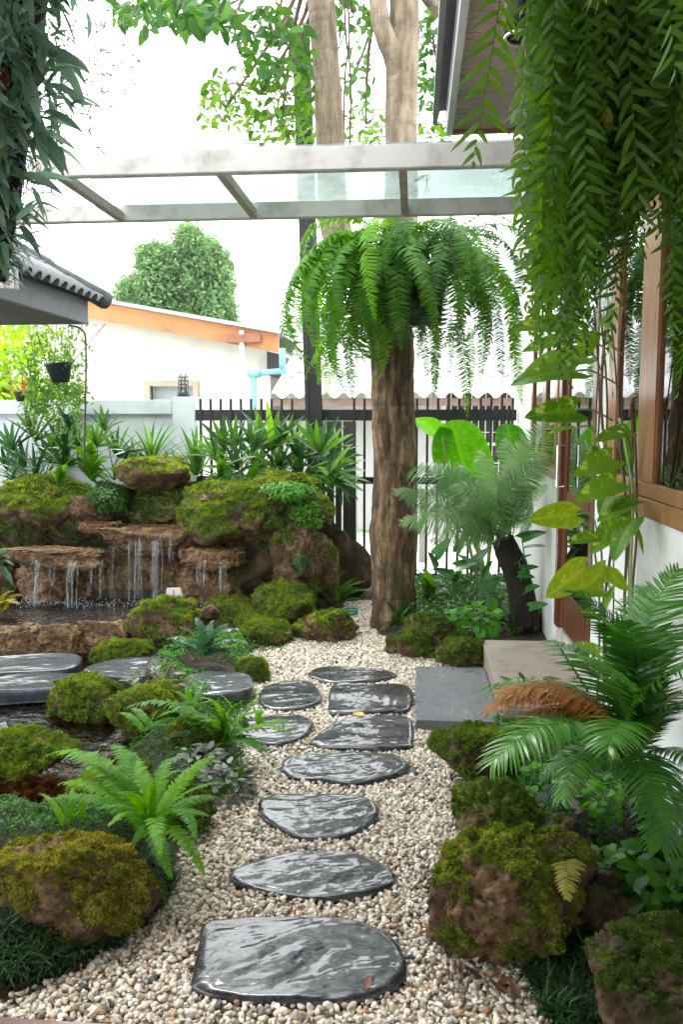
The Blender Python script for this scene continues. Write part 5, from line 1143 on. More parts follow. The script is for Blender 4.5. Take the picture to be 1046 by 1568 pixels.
for bx, by, tx, ty, fms, d, u in [(882, 568, 781, 592, PL, 3.0, (.1, -.5, .8)), (890, 545, 800, 575, PL, 3.1, (0, -.6, .8)), (882, 628, 803, 640, PL, 3.0, (-.2, -.9, .5)), (882, 655, 830, 672, PN, 3.1, (0, -.4, 1)), (882, 788, 809, 797, PLL, 3.0, (0, -.9, .45)),
    (898, 868, 836, 915, PLL, 3.0, (.3, -.8, .5)), (928, 868, 895, 905, PLL, 3.1, (.2, -.9, .3)), (932, 875, 962, 905, PLL, 3.15, (0, -1, .3)), (922, 905, 880, 915, PL, 3.1, (0, -.6, .8)), (962, 660, 910, 678, PL, 3.1, (0, -.6, .8)), (955, 662, 965, 722, PN, 3.0, (.6, -.8, 0)),
    (938, 702, 878, 730, PL, 3.0, (.1, -.8, .6)), (945, 738, 880, 768, PL, 3.0, (.1, -.7, .7)), (940, 742, 918, 790, PL, 3.1, (-.6, -.8, .3)), (910, 822, 868, 832, PL, 3.1, (0, -.6, .8)), (968, 795, 940, 862, PL, 3.1, (-.7, -.7, .2)), (962, 770, 915, 800, PL, 3.15, (0, -.5, .9)),
    (975, 765, 935, 785, PL, 3.1, (0, -.5, .9)), (945, 800, 905, 850, PL, 3.2, (-.3, -.8, .5)), (968, 800, 985, 850, PN, 3.1, (.5, -.8, .2)), (950, 780, 930, 830, PL, 3.2, (.5, -.8, .4)), (905, 510, 880, 560, PL, 3.2, (.5, -.8, .4)), (925, 500, 950, 470, PL, 3.3, (0, -.8, .6)), (870, 520, 800, 540, PL, 3.0, (0, -.5, .9)),
    (880, 500, 780, 505, PL, 2.9, (0, -.6, .8)), (905, 690, 935, 720, PL, 3.2, (.3, -.8, .4)), (918, 1000, 872, 990, PL, 3.2, (0, -.6, .8)), (940, 900, 915, 955, PN, 3.2, (-.3, -.8, .5))]:
    B_, T_ = W(bx, by, d), W(tx, ty, d - .05); put_frond(random.choice(fms), B_, T_, po, 0, 'leaf', up=Vector(u)); g2.tube(catmull([W(925 + random.uniform(-12, 30), by + random.uniform(15, 45), 3.3), B_.lerp(W(930, by, 3.3), .5), B_], 4), .0035, 5)
g2.build('petiole', M['stem_pale'], po, True)

# ================================================================== TREE FERN IN THE MIDDLE BED
def fibrous(parent, path, rs, n=26):
    o = limb('trunk', path, rs, 'fibre', parent, n, 8, 7, .22); P = []; Nn = []
    C = catmull(path, 30)
    for k in range(1500):
        i = random.randrange(len(C) - 1); t = i / (len(C) - 1); r = np.interp(t, np.linspace(0, 1, len(rs)), rs); a = random.uniform(0, 6.283); nd = Vector((math.cos(a), math.sin(a), 0)); P.append(C[i] + nd * r * .97); Nn.append([nd.x, nd.y, .9])
    cloud('fibre', np.array([(-.08, 0, 0), (.08, 0, 0), (0, 0, 1)]), [(0, 1, 2)], np.array([p[:] for p in P]), basis(np.array(Nn)), rng.uniform(.012, .03, len(P)), M['fibre'], None, parent)
CYF = [frond(.8, 56, .14, .0095, a, b, mat='cycad', seed=i + 60, droop=.4, sway=s, ang=66, stem_w=.005, start=.18, prof=lambda t: math.sin(math.pi * (.12 + .86 * t)) ** .6) for i, (a, b, s) in enumerate([(1.2, -.6, .08), (1.0, -.1, -.06), (1.3, -1.0, .0)])]
cb = G(802, 948, .06); CYD = 5.75
cy_ = thing('tree_fern', 'tree fern with dark leaning fibrous trunk and pale green fronds beside the house wall', 'tree fern', tuple(cb))
fibrous(cy_, [W(803, 955, CYD), W(797, 900, CYD), W(784, 860, CYD), W(770, 826, CYD)], [.10, .085, .08, .07])
crn = W(770, 828, CYD)
for tx, ty, dd in [(604, 752, -.1), (614, 800, -.35), (655, 722, .1), (640, 778, -.2), (700, 712, .2), (690, 745, -.3), (735, 690, .25), (745, 712, -.25), (775, 672, .3), (800, 690, -.2), (845, 640, -.1), (848, 700, -.35), (838, 745, -.5), (820, 720, .2), (700, 780, -.5), (760, 740, -.45), (790, 750, -.5), (720, 735, .4), (660, 830, -.3), (815, 800, -.45), (620, 725, .25)]:
    put_frond(random.choice(CYF), crn + Vector((random.gauss(0, .02), random.gauss(0, .02), 0)), W(tx, ty, CYD + dd), cy_, random.uniform(-.3, .3), up=Vector((0, -.75, .65)))
# ================================================================== NEAR TREE FERN AT RIGHT
NF = [frond(.5, 54, .105, .0085, a, b, jit=5, mat='nearfern', seed=i + 80, droop=.35, sway=s, ang=62, stem_w=.004, start=.14, curl=.12, segs=4, prof=lambda t: math.sin(math.pi * (.10 + .86 * t)) ** .55) for i, (a, b, s) in enumerate([(.9, -.5, .1), (.6, -.9, -.08), (1.1, -.2, .05)])]
nb = G(985, 1345, .08); ND = 2.62
nf = thing('tree_fern', 'near tree fern at the right edge with black trunk and long glossy dark fronds', 'tree fern', tuple(nb))
fibrous(nf, [W(990, 1350, ND), W(986, 1290, ND), W(984, 1230, ND), W(980, 1175, ND)], [.062, .055, .052, .05])
nc = W(978, 1160, ND)
for tx, ty, dd, mt, rl in [(752, 1172, -.35, None, 0), (1014, 1300, -.5, None, -.2), (1018, 1260, -.45, None, .3), (880, 905, .15, None, 0), (905, 935, .0, None, .3), (1040, 870, .15, None, 0), (1110, 960, .0, None, 0), (1130, 1090, -.3, None, 0), (805, 1045, .05, None, .1), (745, 1050, .2, None, 0),
    (745, 1088, -.12, 'fern_brown', .3), (765, 1062, -.08, 'fern_brown', -.1), (800, 1095, -.05, 'fern_brown', .1), (1060, 1060, .1, 'fern_olive', 0), (1090, 1190, -.3, None, 0), (860, 1225, -.3, None, .4), (985, 900, .25, None, 0), (840, 980, .3, None, 0), (900, 1010, -.2, None, -.3), (960, 950, -.15, None, .2), (1100, 1010, -.25, None, .2), (830, 1190, -.1, None, 0), (930, 1150, -.45, None, 0)]:
    tip_ = W(tx, ty, ND + dd); tip_.x = min(tip_.x, .86); put_frond(random.choice(NF), nc + Vector((random.gauss(0, .012), random.gauss(0, .012), 0)), tip_, nf, rl, mat=mt)
# ================================================================== FERNS ON THE GROUND
def gfern(cx, cy, z, label, fms, mat, tips, name='fern', cat='fern', extra=0, L=None, lift=0.0, roll=.3, up=None):
    c = G(cx, cy, z); t = thing(name, label, cat, tuple(c))
    for i, tp in enumerate(tips):
        dd = tp[2] if len(tp) > 2 else random.uniform(-.12, .12); tip = W(tp[0], tp[1], c.y + dd); tip.z = max(tip.z, z + .01)
        put_frond(random.choice(fms), c + Vector((random.gauss(0, .015), random.gauss(0, .015), 0)), tip, t, random.uniform(-roll, roll), mat=mat if isinstance(mat, str) else random.choice(mat), up=up)
    if extra: rosette(t, c, fms, extra, L, (.1, 1.1), mat=mat)
    return t
def fan_tips_(x, y, r, n, a0, a1): return [(x + math.cos(math.radians(a)) * r * random.uniform(.7, 1.1), y - math.sin(math.radians(a)) * r * random.uniform(.7, 1.1)) for a in np.linspace(a0, a1, n)]
gfern(232, 1275, .17, 'bright green sword fern spreading over the golden mossed rock at lower left', FB, 'fern_bright',
      [(68, 1158, .25), (90, 1200, .1), (75, 1225, 0), (122, 1188, .3), (165, 1143, .35), (190, 1150, .3), (215, 1180, .3), (262, 1160, .3), (330, 1158, .2), (352, 1200, .05), (320, 1250, -.05), (312, 1348, -.25), (262, 1345, -.3), (200, 1300, -.2), (165, 1265, -.2), (140, 1170, .1), (285, 1200, .1), (235, 1200, -.1), (180, 1215, -.15), (150, 1240, -.1), (300, 1285, -.25), (245, 1310, -.3), (345, 1225, .2), (275, 1180, -.1)])
gfern(105, 1265, .12, 'smaller pale green fern left behind the bright sword fern', FB, 'fern_bright', [(60, 1215), (75, 1240), (110, 1205), (130, 1215), (150, 1235), (90, 1220), (125, 1250)])
gfern(345, 1140, .10, 'bushy green fern leaning over the gravel in front of the bridge stone', FMi, ['fern_bright', 'fern_mid'],
      [(190, 1085), (215, 1120), (250, 1095), (280, 1075), (305, 1068), (335, 1062), (370, 1075), (405, 1090), (450, 1125, -.05), (405, 1160), (400, 1190), (365, 1200), (330, 1190), (300, 1130), (260, 1130), (240, 1150), (395, 1130), (350, 1100), (315, 1105), (380, 1165), (410, 1205, -.1)])
gfern(230, 1120, .12, 'small fern sprouting between the pond rocks', FMi, ['fern_bright', 'fern_mid'], [(180, 1092), (200, 1085), (215, 1135), (245, 1085), (260, 1110), (235, 1140), (270, 1140)])
gfern(385, 1120, .06, 'low fern with tips lying on the gravel beside the left rim slate', FMi, ['fern_bright', 'fern_mid'], [(420, 1112, -.05), (450, 1108, -.05), (410, 1140), (395, 1165), (375, 1160), (350, 1150), (365, 1090), (395, 1090), (340, 1120)])
gfern(290, 1100, .12, 'fresh green fern between the lumpy mossy rock and the leaning fern', FB, ['fern_bright'], [(245, 1075), (262, 1058), (285, 1050), (310, 1052), (330, 1075), (265, 1110), (300, 1120), (325, 1110), (240, 1100)])
gfern(370, 1200, .05, 'dark little fern at the gravel edge under the striped plant', FD, ['fern_mid', 'fern_dark'], [(340, 1180), (352, 1168), (372, 1165), (392, 1180), (400, 1205), (385, 1225), (355, 1225), (335, 1210)])
gfern(200, 1245, .10, 'shaded fern filling the gap behind the bright sword fern', FMi, ['fern_mid', 'fern_dark'], [(150, 1210), (170, 1190), (200, 1180), (230, 1185), (260, 1195), (275, 1220), (180, 1230), (240, 1230), (160, 1240)])
for x_, y_, d_, lab_ in ((338, 742, 6.6, 'small fern on the rocks behind the right upper boulder'), (508, 745, 6.7, 'fern filling the gap between the lady palms and the outer rock'), (205, 745, 6.8, 'small fern left of the perched boulder'), (90, 750, 6.7, 'small fern above the left upper boulder')):
    tf = thing('fern', lab_, 'fern', tuple(W(x_, y_, d_)))
    for tx, ty in fan_tips_(x_, y_, 42, 11, -5, 185): put_frond(random.choice(FMi), W(x_, y_, d_), W(tx, ty, d_ + random.uniform(-.2, .2)), tf, 0, mat=random.choice(['fern_bright', 'fern_mid']))
gfern(312, 1005, .13, 'silvery green fern behind the bridge stone, arching over ground cover', FBL, 'fern_blue', [(255, 978), (262, 1000), (275, 960), (300, 945), (325, 950), (350, 955), (375, 965), (380, 985), (372, 1005), (345, 990), (290, 985), (335, 1010), (250, 990), (305, 975), (360, 1020)])
gfern(515, 925, .05, 'leafy green fern clump between the rocks and the gate post', FMi, ['fern_bright', 'fern_mid', 'fern_mid'], [(480, 890), (492, 905), (500, 875), (515, 870), (530, 875), (545, 885), (560, 890), (570, 905), (555, 920), (540, 925), (500, 940), (480, 925), (525, 895), (550, 900)])
gfern(548, 905, .05, 'low bright fern clump left of the tree trunk by the fence', FMi, ['fern_bright'], [(520, 885), (535, 872), (548, 868), (565, 876), (575, 888), (560, 900), (530, 905), (510, 900)])
gfern(612, 960, .06, 'dark green fern at the right foot of the tree trunk', FMi, ['fern_mid', 'fern_dark'], [(585, 945), (580, 965), (590, 920), (608, 930), (630, 925), (645, 920), (650, 945), (635, 960), (600, 975), (620, 945), (598, 935)])
gfern(660, 935, .06, 'dense dark fern between the tree trunk and the tree fern', FMi, ['fern_dark', 'fern_mid'], [(625, 905), (640, 890), (660, 880), (680, 885), (700, 895), (705, 920), (690, 935), (640, 935), (650, 905), (672, 905), (635, 870), (648, 868)])
gfern(700, 915, .05, 'mid green fern thicket under the giant taro', FMi, ['fern_mid', 'fern_dark'], [(670, 880), (690, 870), (710, 872), (730, 880), (740, 900), (725, 915), (685, 900), (715, 895), (650, 885)])
for k, (x, y) in enumerate([(762, 968), (785, 972), (808, 970), (832, 968), (848, 962), (820, 950)]):
    gfern(x, y, .06, ['first small fern behind the step, counted from the left', 'second small fern behind the step, counted from the left', 'middle small fern behind the step', 'fourth small fern behind the step, just left of the wall', 'small fern squeezed between the step and the wall corner', 'small fern behind the row at the step, at the trunk foot'][k], FMi, ['fern_mid', 'fern_mid', 'fern_dark', 'fern_blue'],
          [(x - 22, y - 28), (x - 12, y - 42), (x, y - 48), (x + 12, y - 44), (x + 22, y - 30), (x - 20, y - 8), (x + 18, y - 10), (x, y - 25), (x + 6, y - 15)])
gfern(800, 1075, .16, 'small dark fern at the corner of the concrete step', FD, ['fern_mid', 'fern_dark'], [(728, 1062), (752, 1048), (765, 1035), (795, 1028), (820, 1035), (845, 1035), (860, 1040), (870, 1055), (760, 1085), (780, 1050), (830, 1060), (740, 1085)])
gfern(890, 1365, .14, 'bluish small fern with yellowing fronds beside the biggest right boulder', FD, ['fern_blue', 'fern_olive', 'fern_dark'], [(832, 1325), (850, 1345), (880, 1320), (905, 1305), (930, 1295), (920, 1330), (895, 1350), (860, 1310), (940, 1340)])
gfern(862, 1330, .17, 'yellow olive fern frond drooping over the biggest right boulder', FD, 'fern_olive', [(828, 1335, -.2), (870, 1378, -.35), (885, 1345, -.2)])
gfern(0, 940, .15, 'dry brownish fern at the left edge above the pool', FD, ['fern_olive'], [(32, 912, -.1), (28, 925, -.2), (20, 905, -.1), (-30, 900)])
tf = thing('fern', 'bright feathery fern on the rocks left of the perched boulder', 'fern', tuple(W(140, 738, 6.9)))
for tx, ty in [(95, 700), (105, 680), (118, 672), (130, 668), (145, 672), (160, 690), (175, 700), (180, 722), (165, 735), (120, 700), (140, 690), (155, 705), (100, 720)]: put_frond(random.choice(FMi), W(140, 738, 6.9), W(tx, ty, 6.8 + random.uniform(-.2, .2)), tf, 0, mat='fern_bright')
tf = thing('fern', 'dark glossy fern leaves on the rock at the left edge', 'fern', tuple(W(-5, 860, 6.0)))
for tx, ty in [(15, 840), (20, 865), (12, 880), (18, 895), (-10, 835), (14, 855)]: put_frond(random.choice(FD), W(-12, 868, 6.0), W(tx, ty, 5.9), tf, 0, mat='fern_blue')
for px_, py_, dd in [(455, 880, 6.1), (470, 875, 6.1)]:
    tf = thing('fern', 'tiny fern tuft on the tan upright rock' + (' nearer the pool' if px_ == 455 else ' nearer the gate'), 'fern', tuple(W(px_, py_, dd)))
    for k in range(4): put_frond(random.choice(FBL), W(px_, py_, dd), W(px_ + random.uniform(-22, 14), py_ + random.uniform(-32, 4), dd - .1), tf, 0, mat='fern_blue')

# ================================================================== STRAP AND FAN LEAVED PLANTS AT THE BACK LEFT
ST = [blade(.5, .05, p_strap, .35, c, 9, 'strap', cols=2, name='leaf', tipdrop=d) for c, d in ((.25, .0), (.45, .12), (.1, .05))]
def straps(cx, cy, d, label, tips, mat, name='strap_plant', fms=ST, cat='plant'):
    c = W(cx, cy, d); t = thing(name, label, cat, tuple(c))
    for tx, ty in tips: put_frond(random.choice(fms), c + Vector((random.gauss(0, .012), random.gauss(0, .012), 0)), W(tx, ty, d + random.uniform(-.2, .2)), t, random.uniform(-.4, .4), 'leaf', mat if isinstance(mat, str) else random.choice(mat))
    return t
def fan_tips(x, y, r, n, a0=20, a1=160, sq=1.0): return [(x + math.cos(math.radians(a)) * r * random.uniform(.8, 1.1), y - math.sin(math.radians(a)) * r * sq * random.uniform(.8, 1.1)) for a in np.linspace(a0, a1, n)]
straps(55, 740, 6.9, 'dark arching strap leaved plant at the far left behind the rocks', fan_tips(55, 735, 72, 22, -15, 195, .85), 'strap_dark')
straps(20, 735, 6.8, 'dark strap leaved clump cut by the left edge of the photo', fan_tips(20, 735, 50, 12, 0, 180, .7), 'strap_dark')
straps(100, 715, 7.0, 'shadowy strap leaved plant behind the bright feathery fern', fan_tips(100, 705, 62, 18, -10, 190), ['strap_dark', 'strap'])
straps(232, 712, 7.1, 'upright sword leaved plant standing behind the perched boulder', fan_tips(232, 708, 68, 20, 5, 175), 'strap')
straps(300, 728, 7.0, 'tall bright sword leaved plant right of the perched boulder', fan_tips(300, 724, 74, 18, 35, 165), 'strap')
straps(262, 722, 7.0, 'short sword leaved sprout between the two taller ones', fan_tips(262, 722, 38, 9, 20, 160), ['strap', 'strap_dark'])
# lady palms: canes with fans
fp = blade(.3, .045, lambda t: max(.05, min(1, .3 + 2.5 * t) * (1 - t ** 5)), .4, .12, 7, 'strap', cols=2, name='leaflet')
def fanpalm(x, y, d, label, fans, mat):
    c = W(x, y, d); t = thing('fan_palm', label, 'palm', tuple(c)); m = MB()
    for fx, fy, r, rot, n in fans:
        dd = d + random.uniform(-.25, .25); f = W(fx, fy, dd); m.tube(catmull([c, c.lerp(f, .5) + Vector((0, 0, .05)), f], 4), .005, 5)
        sp = 130 if n > 6 else 90; hub = f
        for k in range(n):
            a = math.radians(rot - sp / 2 + sp * k / (n - 1)); l = r * random.uniform(.85, 1.1); tip = W(fx + math.cos(a) * l, fy - math.sin(a) * l, dd - random.uniform(-.04, .16))
            put_frond(fp, hub, tip, t, random.uniform(-.5, .5), 'leaflet', mat if isinstance(mat, str) else random.choice(mat), up=Vector((0, -.5, .8)))
    m.build('cane', M['stem'], t, True)
fanpalm(150, 720, 6.9, 'fan palm leaf raised on a stem above the bright fern', [(148, 685, 42, 70, 9)], 'strap')
fanpalm(360, 760, 7.0, 'lady palm clump left part, upright bright fans before the fence', [(345, 690, 58, 85, 8), (362, 685, 50, 100, 8), (390, 690, 62, 75, 8), (330, 700, 45, 130, 6), (375, 715, 50, 20, 6)], ['strap', 'strap', 'strap_dark'])
fanpalm(430, 765, 6.9, 'lady palm clump centre part with tallest leaves', [(415, 690, 72, 95, 9), (440, 685, 55, 70, 8), (455, 700, 60, 60, 8), (425, 715, 60, 10, 8), (400, 720, 52, 320, 7), (380, 725, 45, 350, 7)], ['strap', 'strap_dark', 'strap_dark'])
fanpalm(480, 775, 6.85, 'lady palm clump right part spreading over the gate post', [(490, 695, 62, 80, 9), (470, 720, 66, 330, 8), (505, 725, 60, 20, 9), (520, 740, 40, 340, 7), (480, 735, 50, 300, 7), (510, 700, 48, 50, 8)], ['strap_dark', 'strap_dark', 'strap'])
fanpalm(400, 770, 7.15, 'lady palm clump hidden behind, its fans filling the gap before the fence', [(335, 715, 52, 60, 8), (365, 720, 55, 110, 8), (395, 715, 58, 80, 8), (430, 725, 58, 100, 8), (460, 735, 55, 60, 8), (500, 735, 50, 30, 8), (310, 720, 40, 120, 7), (350, 735, 45, 10, 7), (420, 745, 45, 200, 7)], ['strap', 'strap_dark'])
fanpalm(175, 735, 7.15, 'low fan palm filling the gap behind the bright feathery fern', [(120, 690, 45, 110, 8), (180, 700, 50, 60, 8), (205, 715, 45, 30, 8), (85, 700, 45, 140, 8), (160, 660, 40, 90, 8)], ['strap_dark', 'strap'])
fanpalm(70, 740, 7.2, 'dark fan palm mass filling the far left corner behind the strap leaves', [(20, 690, 50, 100, 8), (55, 675, 55, 80, 8), (95, 690, 50, 70, 8), (40, 715, 50, 150, 8), (110, 660, 45, 110, 8), (75, 710, 45, 60, 8), (10, 720, 45, 60, 7), (120, 715, 45, 20, 8)], ['strap_dark'])
fanpalm(210, 700, 7.1, 'drooping thin fan leaf behind the sword leaved plant', [(200, 690, 42, 200, 7)], 'strap_dark')
# broad pale leaves among the palms
bl = thing('broad_leaf_plant', 'plant with whitish shining broad leaves among the lady palms', 'plant', tuple(W(370, 740, 6.8))); HL = [veined(.2, .13, p_heart, 'taro', 12, 8, .15, .15, .2, 6, .0)]
for bx, by, tx, ty, mt in [(350, 712, 392, 700, 'silver'), (345, 735, 335, 700, 'taro'), (385, 735, 395, 705, 'taro'), (360, 745, 345, 715, 'taro'), (400, 740, 425, 720, 'taro')]: put_frond(HL[0], W(bx, by, 6.8), W(tx, ty, 6.7), bl, .2, 'leaf', mt)

# ================================================================== GIANT TARO
ta = thing('giant_taro', 'giant taro with one huge glowing green leaf in front of the fence', 'taro', tuple(G(742, 905, .05)))
TL = veined(.5, .46, lambda t: max(.02, (min(1, (t + .16) * 2.6)) ** .6 * (1 - t ** 4.5) ** .55), 'taro', 34, 18, .18, .10, .06, 11, .012); TD = 6.5
put_frond(TL, W(718, 738, TD), W(690, 644, TD + .02), ta, 0, 'leaf', up=Vector((.05, -1, .25)))
put_frond(TL, W(790, 712, TD - .2), W(776, 648, TD - .1), ta, .9, 'leaf', up=Vector((-.5, -1, .2))); put_frond(TL, W(678, 668, TD + .1), W(638, 640, TD - .05), ta, .5, 'leaf', up=Vector((0, -.3, 1)))
tm = MB()
for P, r in (([(742, 905), (735, 850), (712, 790), (700, 750), (718, 738)], .022), ([(745, 905), (752, 830), (770, 760), (790, 712)], .014), ([(735, 905), (715, 820), (690, 740), (678, 668)], .012)):
    q = catmull([W(x, y, TD - .05) for x, y in P], 6); tm.tube(q, [r * (1.25 - .8 * i / len(q)) for i in range(len(q))], 10)
tm.build('petiole', M['stem_pale'], ta, True)
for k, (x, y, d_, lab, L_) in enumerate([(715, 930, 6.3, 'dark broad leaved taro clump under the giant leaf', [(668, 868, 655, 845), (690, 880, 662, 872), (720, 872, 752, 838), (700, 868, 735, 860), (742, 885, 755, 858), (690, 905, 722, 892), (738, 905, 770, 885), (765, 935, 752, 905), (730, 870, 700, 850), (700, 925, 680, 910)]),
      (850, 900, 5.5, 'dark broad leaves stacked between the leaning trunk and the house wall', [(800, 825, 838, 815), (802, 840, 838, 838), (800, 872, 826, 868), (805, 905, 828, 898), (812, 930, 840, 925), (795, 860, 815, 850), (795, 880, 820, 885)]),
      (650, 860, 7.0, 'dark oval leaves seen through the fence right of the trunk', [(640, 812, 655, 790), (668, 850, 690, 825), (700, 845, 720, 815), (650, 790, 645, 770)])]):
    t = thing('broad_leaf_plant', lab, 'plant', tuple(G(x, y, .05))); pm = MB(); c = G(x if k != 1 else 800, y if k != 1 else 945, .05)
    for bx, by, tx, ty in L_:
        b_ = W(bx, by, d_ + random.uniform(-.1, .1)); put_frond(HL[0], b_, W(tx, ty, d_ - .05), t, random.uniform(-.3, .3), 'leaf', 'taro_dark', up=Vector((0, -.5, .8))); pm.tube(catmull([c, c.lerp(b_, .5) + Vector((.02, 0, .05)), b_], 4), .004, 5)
    pm.build('petiole', M['stem'], t, True)
# plants beyond the fence
b_ = thing('street_plant', 'rubber plant with dark oval leaves standing beyond the fence', 'plant', tuple(W(580, 880, 8.3)))
for bx, by, tx, ty in [(560, 815, 536, 812), (585, 850, 566, 868), (590, 800, 572, 780), (560, 850, 548, 872), (600, 830, 585, 812)]: put_frond(HL[0], W(bx, by, 8.3), W(tx, ty, 8.2), b_, .3, 'leaf', 'taro_dark')
MB().tube([W(590, 910, 8.3), W(590, 800, 8.3), W(596, 770, 8.3)], .012, 6).build('stem', M['stem_brown'], b_, True)
setp(MB().box(W(640, 0, 9.0).x, W(800, 0, 9.0).x, 8.9, 9.1, .72, .80).box(W(650, 0, 9).x, W(660, 0, 9).x, 8.95, 9.05, 0, .719).box(W(780, 0, 9).x, W(790, 0, 9).x, 8.95, 9.05, 0, .719).build('bench', plain('street_bench', (.34, .32, .29), .7, .2, 4, .1), None), 'low grey plank bench seen through the fence', 'bench')

# ================================================================== SMALL LEAVED CLUMPS AND GROUND COVER
def cover(label, poly, n, size, mat, z=.03, hgt=.05, name='ground_cover', cat='ground cover', tmpl=(LT, LF), up=.9, seedp=0, yd=None, kind='stuff', inset=0.0):
    pl_ = plan(poly) if yd is None else None; P = []
    r = np.random.default_rng(seedp + n); x0, y0 = pl_.min(0); x1, y1 = pl_.max(0)
    Q = np.c_[r.uniform(x0, x1, n * 3), r.uniform(y0, y1, n * 3)]; Q = Q[edged(Q, pl_) > inset][:n]; e = np.clip(edged(Q, pl_) / .06, 0, 1)
    zz = height(Q) + z + hgt * e * (.3 + .7 * np.clip(.5 + fbm(np.c_[Q * 9, np.zeros(len(Q))], 2), 0, 1.2)) * r.uniform(.6, 1, len(Q)); nn = r.normal(size=(len(Q), 3)) * .5 + np.array([0, -.15, up]); B_ = basis(nn)
    o = cloud(name, tmpl[0], tmpl[1], np.c_[Q, zz], B_, r.uniform(.6, 1.3, len(Q)) * size, M[mat], None, None, kind); return setp(o, label, cat)
cover('bright green tiny leaved ground cover in front of the silvery fern', [(245, 1010), (262, 990), (330, 995), (372, 990), (385, 1010), (372, 1030), (330, 1030), (275, 1032)], 2600, .022, 'cover', .02, .10)
cover('dark green ground cover on the bank under the big bright fern', [(-60, 1270), (60, 1225), (150, 1230), (240, 1240), (250, 1290), (180, 1340), (60, 1345), (-60, 1345)], 9500, .016, 'cover_dark', .01, .09)
cover('low green cover between the pond rocks and the leaning fern', [(150, 1230), (190, 1140), (230, 1095), (330, 1075), (380, 1085), (385, 1140), (370, 1190), (330, 1240), (300, 1270), (240, 1260)], 9000, .016, 'cover_dark', .005, .05)
cover('ground cover leaves along the foot of the rocks near the bridge stone', [(200, 1075), (250, 1035), (370, 1060), (395, 1075), (370, 1110), (250, 1090)], 2500, .015, 'cover_dark', .01, .03)
cover('dark leafy cover filling the bed round the tree foot and tree fern', [(590, 975), (590, 930), (640, 905), (860, 905), (850, 975), (760, 980), (740, 1005), (680, 1000), (640, 975)], 8000, .035, 'cover_dark', .01, .13, tmpl=(LT2, LF2))
cover('dense mat of small leaves in the bed along the house wall', [(700, 1195), (760, 1105), (900, 1060), (1180, 1180), (1180, 1450), (900, 1440), (850, 1350), (740, 1240)], 15000, .026, 'cover_dark', .01, .08, tmpl=(LT2, LF2), seedp=4)
cover('leafy fringe in the far left bed behind the waterfall rocks', [(-100, 895), (0, 890), (300, 885), (545, 892), (545, 912), (300, 905), (-100, 915)], 5000, .05, 'cover_dark', .02, .2, tmpl=(LT2, LF2), seedp=5)
cover('small leaved creepers round the bridge stones and mossy pond rocks', [(240, 1075), (200, 1040), (250, 1010), (270, 1030), (330, 1070), (400, 1060), (400, 1095), (330, 1100)], 2600, .02, 'cover', .01, .05, seedp=8)
cover('leafy edging under the rocks left of the path', [(330, 1000), (400, 985), (455, 968), (462, 990), (420, 1005), (380, 1015)], 1500, .022, 'cover_dark', .0, .03, seedp=9)
cover('thin green weeds at the shore of the lower pond', [(-40, 1240), (60, 1225), (140, 1225), (140, 1262), (60, 1275), (-40, 1275)], 1500, .014, 'cover', .0, .03, seedp=6)
def bush(label, c, rad, n, size, mat, name='leafy_plant', cat='plant', flat=.6, tmpl=None, parts=0, seedp=1, stems=True):
    t = thing(name, label, cat, tuple(Vector(c) - Vector((0, 0, rad * flat)))); r = np.random.default_rng(seedp + n)
    d = r.normal(size=(n, 3)); d /= np.linalg.norm(d, axis=1)[:, None]; k = r.uniform(.55, 1, n) ** .6; P = np.array(c[:]) + d * k[:, None] * np.array([rad, rad, rad * flat]) * (1 + .25 * fbm(d * 2.2 + seedp, 2))[:, None]
    nn = d * .7 + r.normal(size=(n, 3)) * .35 + np.array([0, -.1, .7]); 
    if parts: 
        for i in range(n):
            a = Vector(d[i]) + Vector(r.normal(size=3)) * .5; a.z = a.z * .4 - .1; a.normalize(); p = Vector(P[i]); put_frond(random.choice(parts), p, p + a * size * r.uniform(.7, 1.25), t, 0, 'leaf', mat, up=Vector(nn[i]))
    else: cloud('foliage', *(tmpl or (LT2, LF2)), P, basis(nn), r.uniform(.6, 1.3, n) * size, M[mat], None, t)
    if stems:
        m = MB(); b0 = Vector(c) - Vector((0, 0, rad * flat * 1.1))
        for i in range(min(14, n)): m.tube([b0, b0.lerp(Vector(P[i * max(1, n // 14)]), .6) + Vector((0, 0, .01)), Vector(P[i * max(1, n // 14)])], .0025, 4)
        m.build('stem', M['stem'], t)
    return t
RL = [blade(.06, .05, p_round, .12, .2, 4, 'cover', cols=2, name='leaf')]; OV = [blade(.06, .035, p_ovate, .2, .3, 5, 'silver', cols=2, name='leaf')]
bush('round leaved green herb between the mossy rock and the step', W(728, 950, 5.5), .17, 110, .065, 'cover', parts=RL)
bush('shiny round leaved plant under the black trunk at lower right', W(945, 1345, 2.45), .12, 90, .05, 'cover', parts=RL, seedp=2)
bush('dark shiny leaved plant at the right edge above the corner boulder', W(1030, 1340, 2.35), .14, 110, .055, 'cover_dark', parts=RL, seedp=3)
bush('bright small leaved plant under the drooping near fronds', W(935, 1225, 2.8), .09, 60, .045, 'cover', parts=RL, seedp=4)
bush('light green creeping leaves right of the black fern trunk', W(1040, 1265, 2.6), .12, 90, .045, 'cover', parts=RL, seedp=5)
bush('small leaves behind the rounded mossy rock at right', W(835, 1205, 3.2), .10, 60, .05, 'cover', parts=RL, seedp=6)
bush('silver leaved plant with reddish stems beside the bright fern', W(305, 1165, 3.35), .09, 110, .045, 'silver', parts=OV, seedp=7, name='silver_plant')
bush('silver and dark striped plant drooping to the gravel', W(345, 1205, 3.2), .10, 140, .048, 'silver', parts=OV, seedp=8, name='silver_plant', flat=.9)
